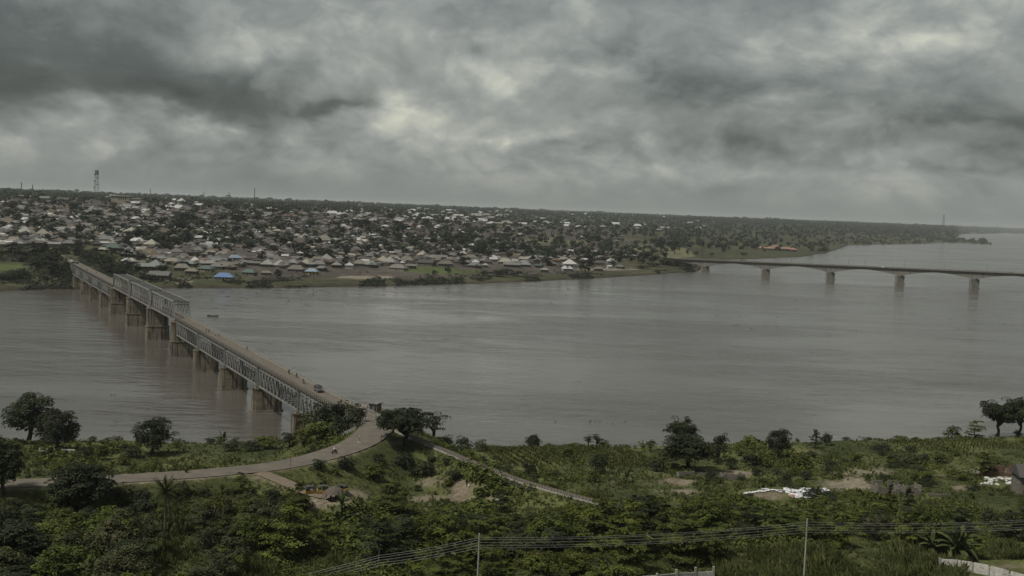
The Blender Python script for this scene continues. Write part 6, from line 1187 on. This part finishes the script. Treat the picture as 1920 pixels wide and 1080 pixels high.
for _ in range(120):
    p = at(rg.uniform(1560, 1680), rg.uniform(464, 486), 0); pts.append((p[0], p[1], rg.uniform(.8, 3)))
for _ in range(60): p = at(rg.uniform(1330, 1900), rg.uniform(500, 620), 0); pts.append((p[0], p[1], rg.uniform(.4, 1.1)))
V, Fq = weeds('w', pts, ''); tag(MB().add(V, Fq).build('floating_weeds', LEAF_FAR), 'scattered specks of floating weed along the far shore', None, None, 'stuff')
# ================================================================== UNDERGROWTH OF THE NEAR BANK
def undergrowth():
    rng = np.random.default_rng(3); N = 150000
    Y = 1 / rng.uniform(1 / 392, 1 / 150, N); u = rng.uniform(-.64, .66, N); X = u * Y
    s = np.interp(X, nsh[:, 0], nsh[:, 1]) - Y; Z = near_height(X, Y); P = np.c_[X, Y, Z]; q = P - EYE; k = q @ FWD; px = 960 + F * (q @ RIGHT) / k; py = 540 - F * (q @ UP) / k
    dr = near_poly(X, Y, ROAD)[0]; dl = near_poly(X, Y, RAIL)[0]; dt = near_poly(X, Y, TRACK)[0]; dirt = near_dirt(px, py, X, Y)
    ok = (s > .5) & (dr > 5.0) & (dl > 1.9) & (dt > 2.2) & (rng.random(N) > dirt * 1.15) & ~((px > 1812) & (py > 1050)) & ~((np.abs(X + 43) < 8) & (np.abs(Y - 322) < 8))
    n1 = wob(X, Y, 34); n2 = wob(X + 31, Y - 12, 12); field = np.clip(n1 * .8 + n2 * .5, -1, 1)
    ok &= rng.random(N) < np.clip(.62 + field * .5, .16, 1)
    crop = np.zeros(N, bool)
    for (a_, b_, c_, d_) in CROPS: crop |= (px > a_) & (px < b_) & (py > c_) & (py < d_)
    ok &= ~(crop & (rng.random(N) < .72))
    for (cx, cy, rx, ry) in CLOTHES_AT: ok &= ((px - cx) / rx) ** 2 + ((py - cy) / ry) ** 2 > 1
    X, Y, Z, s, field, px, py, dr = (a[ok] for a in (X, Y, Z, s, field, px, py, dr)); n = len(X)
    lush = rng.random(n) < np.clip(.30 + field * .75, .04, .95); grassy = ((px > 1340) & (py > 1035)) | ((px > 300) & (px < 520) & (py > 960) & (rng.random(n) < .5)); lush &= ~grassy
    hgt = np.where(lush, rng.uniform(.35, .9, n) + np.clip(field, 0, 1) * .8, rng.uniform(.3, .8, n)) * np.clip(s / 6, .5, 1) * np.clip(dr / 12, .45, 1)
    hgt = np.where(grassy, rng.uniform(.8, 1.7, n), hgt)
    hgt = hgt * np.clip(1 + wob(X + 7, Y, 7) * .55 + wob(X, Y + 5, 21) * .4, .35, 2)
    out = []
    for sel, kind in ((lush, 0), (~lush, 1)):
        c = np.c_[X, Y, Z][sel]; h = hgt[sel]; m = len(c)
        if kind == 0:
            per = 7; cc = np.repeat(c, per, 0); hh = np.repeat(h, per); d = unit(rng.normal(size=(m * per, 3))); d[:, 2] = np.abs(d[:, 2]); off = d * np.c_[hh * .85, hh * .85, hh] * rng.uniform(.4, 1.05, (m * per, 1))
            V, Fq = leaf_quads(cc + off, d * .6 + np.array((0, 0, .7)) + rng.normal(size=(m * per, 3)) * .4, hh * .55 + .12, .6, rng); out.append((V, Fq))
        else:
            per = 7; cc = np.repeat(c, per, 0); hh = np.repeat(h, per) * rng.uniform(.6, 1.2, m * per); a = rng.uniform(0, 6.28, m * per); r = rng.uniform(0, .38, m * per); b0 = cc + np.c_[np.cos(a) * r, np.sin(a) * r, np.zeros(m * per)]
            l = np.c_[np.cos(a), np.sin(a), np.zeros(m * per)] * (hh * rng.uniform(.1, .6, m * per))[:, None]; wv = np.c_[-np.sin(a), np.cos(a), np.zeros(m * per)] * (.05 + .04 * hh)[:, None]
            tip = b0 + l; tip[:, 2] += hh; mid = b0 + l * .35; mid[:, 2] += hh * .6
            V = np.stack([b0 - wv, b0 + wv, mid + wv * .8, tip, mid - wv * .8], 1).reshape(-1, 3); Fq = np.arange(5 * m * per).reshape(-1, 5); out.append((V, Fq))
    g1 = MB().add(*out[0]).build('undergrowth', LEAF_G); tag(g1, 'tangled low green scrub covering the near bank', None, None, 'stuff')
    g2 = MB().add(*out[1]).build('grass', LEAF_GR); tag(g2, 'rough grass on the near bank and slope', None, None, 'stuff')
undergrowth()
def crop_rows():
    rng = np.random.default_rng(12); b = []
    for (x0, x1, y0, y1, rows, step) in [(955, 1240, 838, 872, 15, 1.3), (1700, 1915, 820, 848, 9, 1.5), (215, 400, 872, 886, 5, 1.4)]:
        a = hit_near(x0, (y0 + y1) / 2); c = hit_near(x1, (y0 + y1) / 2); ya = hit_near((x0 + x1) / 2, y1)[1]; yb = hit_near((x0 + x1) / 2, y0)[1]
        for X in np.arange(a[0], c[0], (c[0] - a[0]) / (rows * 1.35)):
            for Y in np.arange(ya, yb, step): b.append((X + rng.normal() * .15 + (Y - ya) * -.25, Y + rng.normal() * .2))
    b = np.array(b); Z = near_height(b[:, 0], b[:, 1]); c = np.c_[b, Z]; m = len(c); per = 6; cc = np.repeat(c, per, 0); a = rng.uniform(0, 6.28, m * per); h = np.repeat(rng.uniform(.9, 1.7, m), per)
    l = np.c_[np.cos(a), np.sin(a), np.zeros(m * per)] * (h * .5)[:, None]; wv = np.c_[-np.sin(a), np.cos(a), np.zeros(m * per)] * .09; tip = cc + l; tip[:, 2] += h * .85; mid = cc + l * .45; mid[:, 2] += h * .75
    V = np.stack([cc - wv, cc + wv, mid + wv, tip, mid - wv], 1).reshape(-1, 3); o = MB().add(V, np.arange(5 * m * per).reshape(-1, 5)).build('crop_rows', LEAF_C); tag(o, 'young maize planted in rows across the near bank', None, None, 'stuff')
crop_rows()
# ================================================================== LABELS OF THE MANY HOUSES AND TREES
LM = [('the blue roofed shore house', 420, 522), ('the lattice mast', 181, 380), ('the pale hall', 235, 372), ('the through truss', 285, 540), ('the far bridge pillars', 138, 495), ('the two small minarets', 184, 432), ('the white minaret', 328, 432), ('the light blue roofed two storey house', 575, 428), ('the cream two storey block', 433, 400), ('the red roofed two storey house', 545, 408),
      ('the palm by the green field', 843, 512), ('the mirrored shore tree', 1097, 500), ('the pair of shore palms', 1056, 506), ('the tall cream house among trees', 932, 418), ('the narrow white two storey house', 798, 450), ('the pink roofed compound', 1456, 463), ('the concrete bridge abutment', 1300, 492), ('the yellow walled house', 585, 514), ('the brown roofed shore house', 384, 494), ('the white roofed pyramid house by the water', 1068, 496), ('the middle skyline mast', 477, 375), ('the pylon', 1767, 430), ('the bare beach patch', 341, 527), ('the bright green field', 810, 506),
      ('the tall power pole', 899, 1030), ('the pole in the grass', 1514, 1010), ('the thin grey pole', 711, 1060), ('the feather palm', 309, 940), ('the large banana plant', 1792, 1020), ('the white panel wall', 1860, 1065), ('the thatched shelter', 627, 925), ('the figure in black', 875, 905), ('the drying washing', 1510, 925), ('the block ruins', 1690, 918), ('the brick house', 1882, 885), ('the white sacks', 1868, 908), ('the wide dark tree', 1288, 850), ('the lone round headed tree', 287, 815), ('the white balustrade', 106, 846), ('the guard hut', 703, 762), ('the railway line', 930, 880), ('the bushy tree at the bend', 758, 800), ('the road junction', 490, 885), ('the two feathery shrubs', 1112, 820), ('the big right bank trees', 1890, 780), ('the compact layered tree', 1828, 806), ('the crumbling foundation', 1335, 890), ('the bare twigged shrub', 128, 1070), ('the sunken white wall', 1265, 1076), ('the overhanging dark tree', 152, 915), ('the upright rounded tree', 1459, 835), ('the nearest bridge pier', 553, 790)]
used = {o.get('label') for o in bpy.data.objects if o.get('label')}
def direction(dx, dy):
    a = math.degrees(math.atan2(-dy * 1.6, dx)) % 360
    return ['right of', 'up and right of', 'above', 'up and left of', 'left of', 'down and left of', 'below', 'down and right of'][int(((a + 22.5) % 360) // 45)]
for o, desc, px, py, size in sorted(AUTO, key=lambda a: -a[4]):
    near = sorted(LM, key=lambda l: math.hypot(l[1] - px, (l[2] - py) * 1.4)); done = False
    def rel(l):
        d = math.hypot(px - l[1], py - l[2]); dist = 'just ' if d < 26 else ('' if d < 75 else ('some way ' if d < 150 else 'far ')); return dist + direction(px - l[1], py - l[2]) + ' ' + l[0]
    tries = []
    for l in near[:3]: tries.append(f'{desc} {rel(l)}')
    for l in near[:2]: tries += [f'{a} {desc} {rel(l)}' for a in ('taller', 'lower', 'broader', 'narrower')][:2] if o.get('category') != 'house' else []
    for a in range(5):
        for b in range(a + 1, 8): tries.append(f'{desc} {direction(px - near[a][1], py - near[a][2])} {near[a][0]}, {direction(px - near[b][1], py - near[b][2])} {near[b][0]}')
    for t in tries:
        if t not in used and len(t.split()) <= 16: o['label'] = t; used.add(t); done = True; break
    if not done: o['label'] = tries[0]
# ================================================================== THE AIR
def haze_box():
    m, g = material('haze_air'); v = g.n('ShaderNodeVolumePrincipled'); v.inputs['Color'].default_value = (.64, .68, .70, 1); v.inputs['Density'].default_value = HAZE; v.inputs['Anisotropy'].default_value = .1
    o = g.n('ShaderNodeOutputMaterial'); g.t.links.new(v.outputs[0], o.inputs['Volume'])
    bx = MB().box((0, 15000, 70), (64000, 32000, 160)).build('haze', m); tag(bx, 'thin grey haze over the river and the plain', None, None, 'stuff')
haze_box()
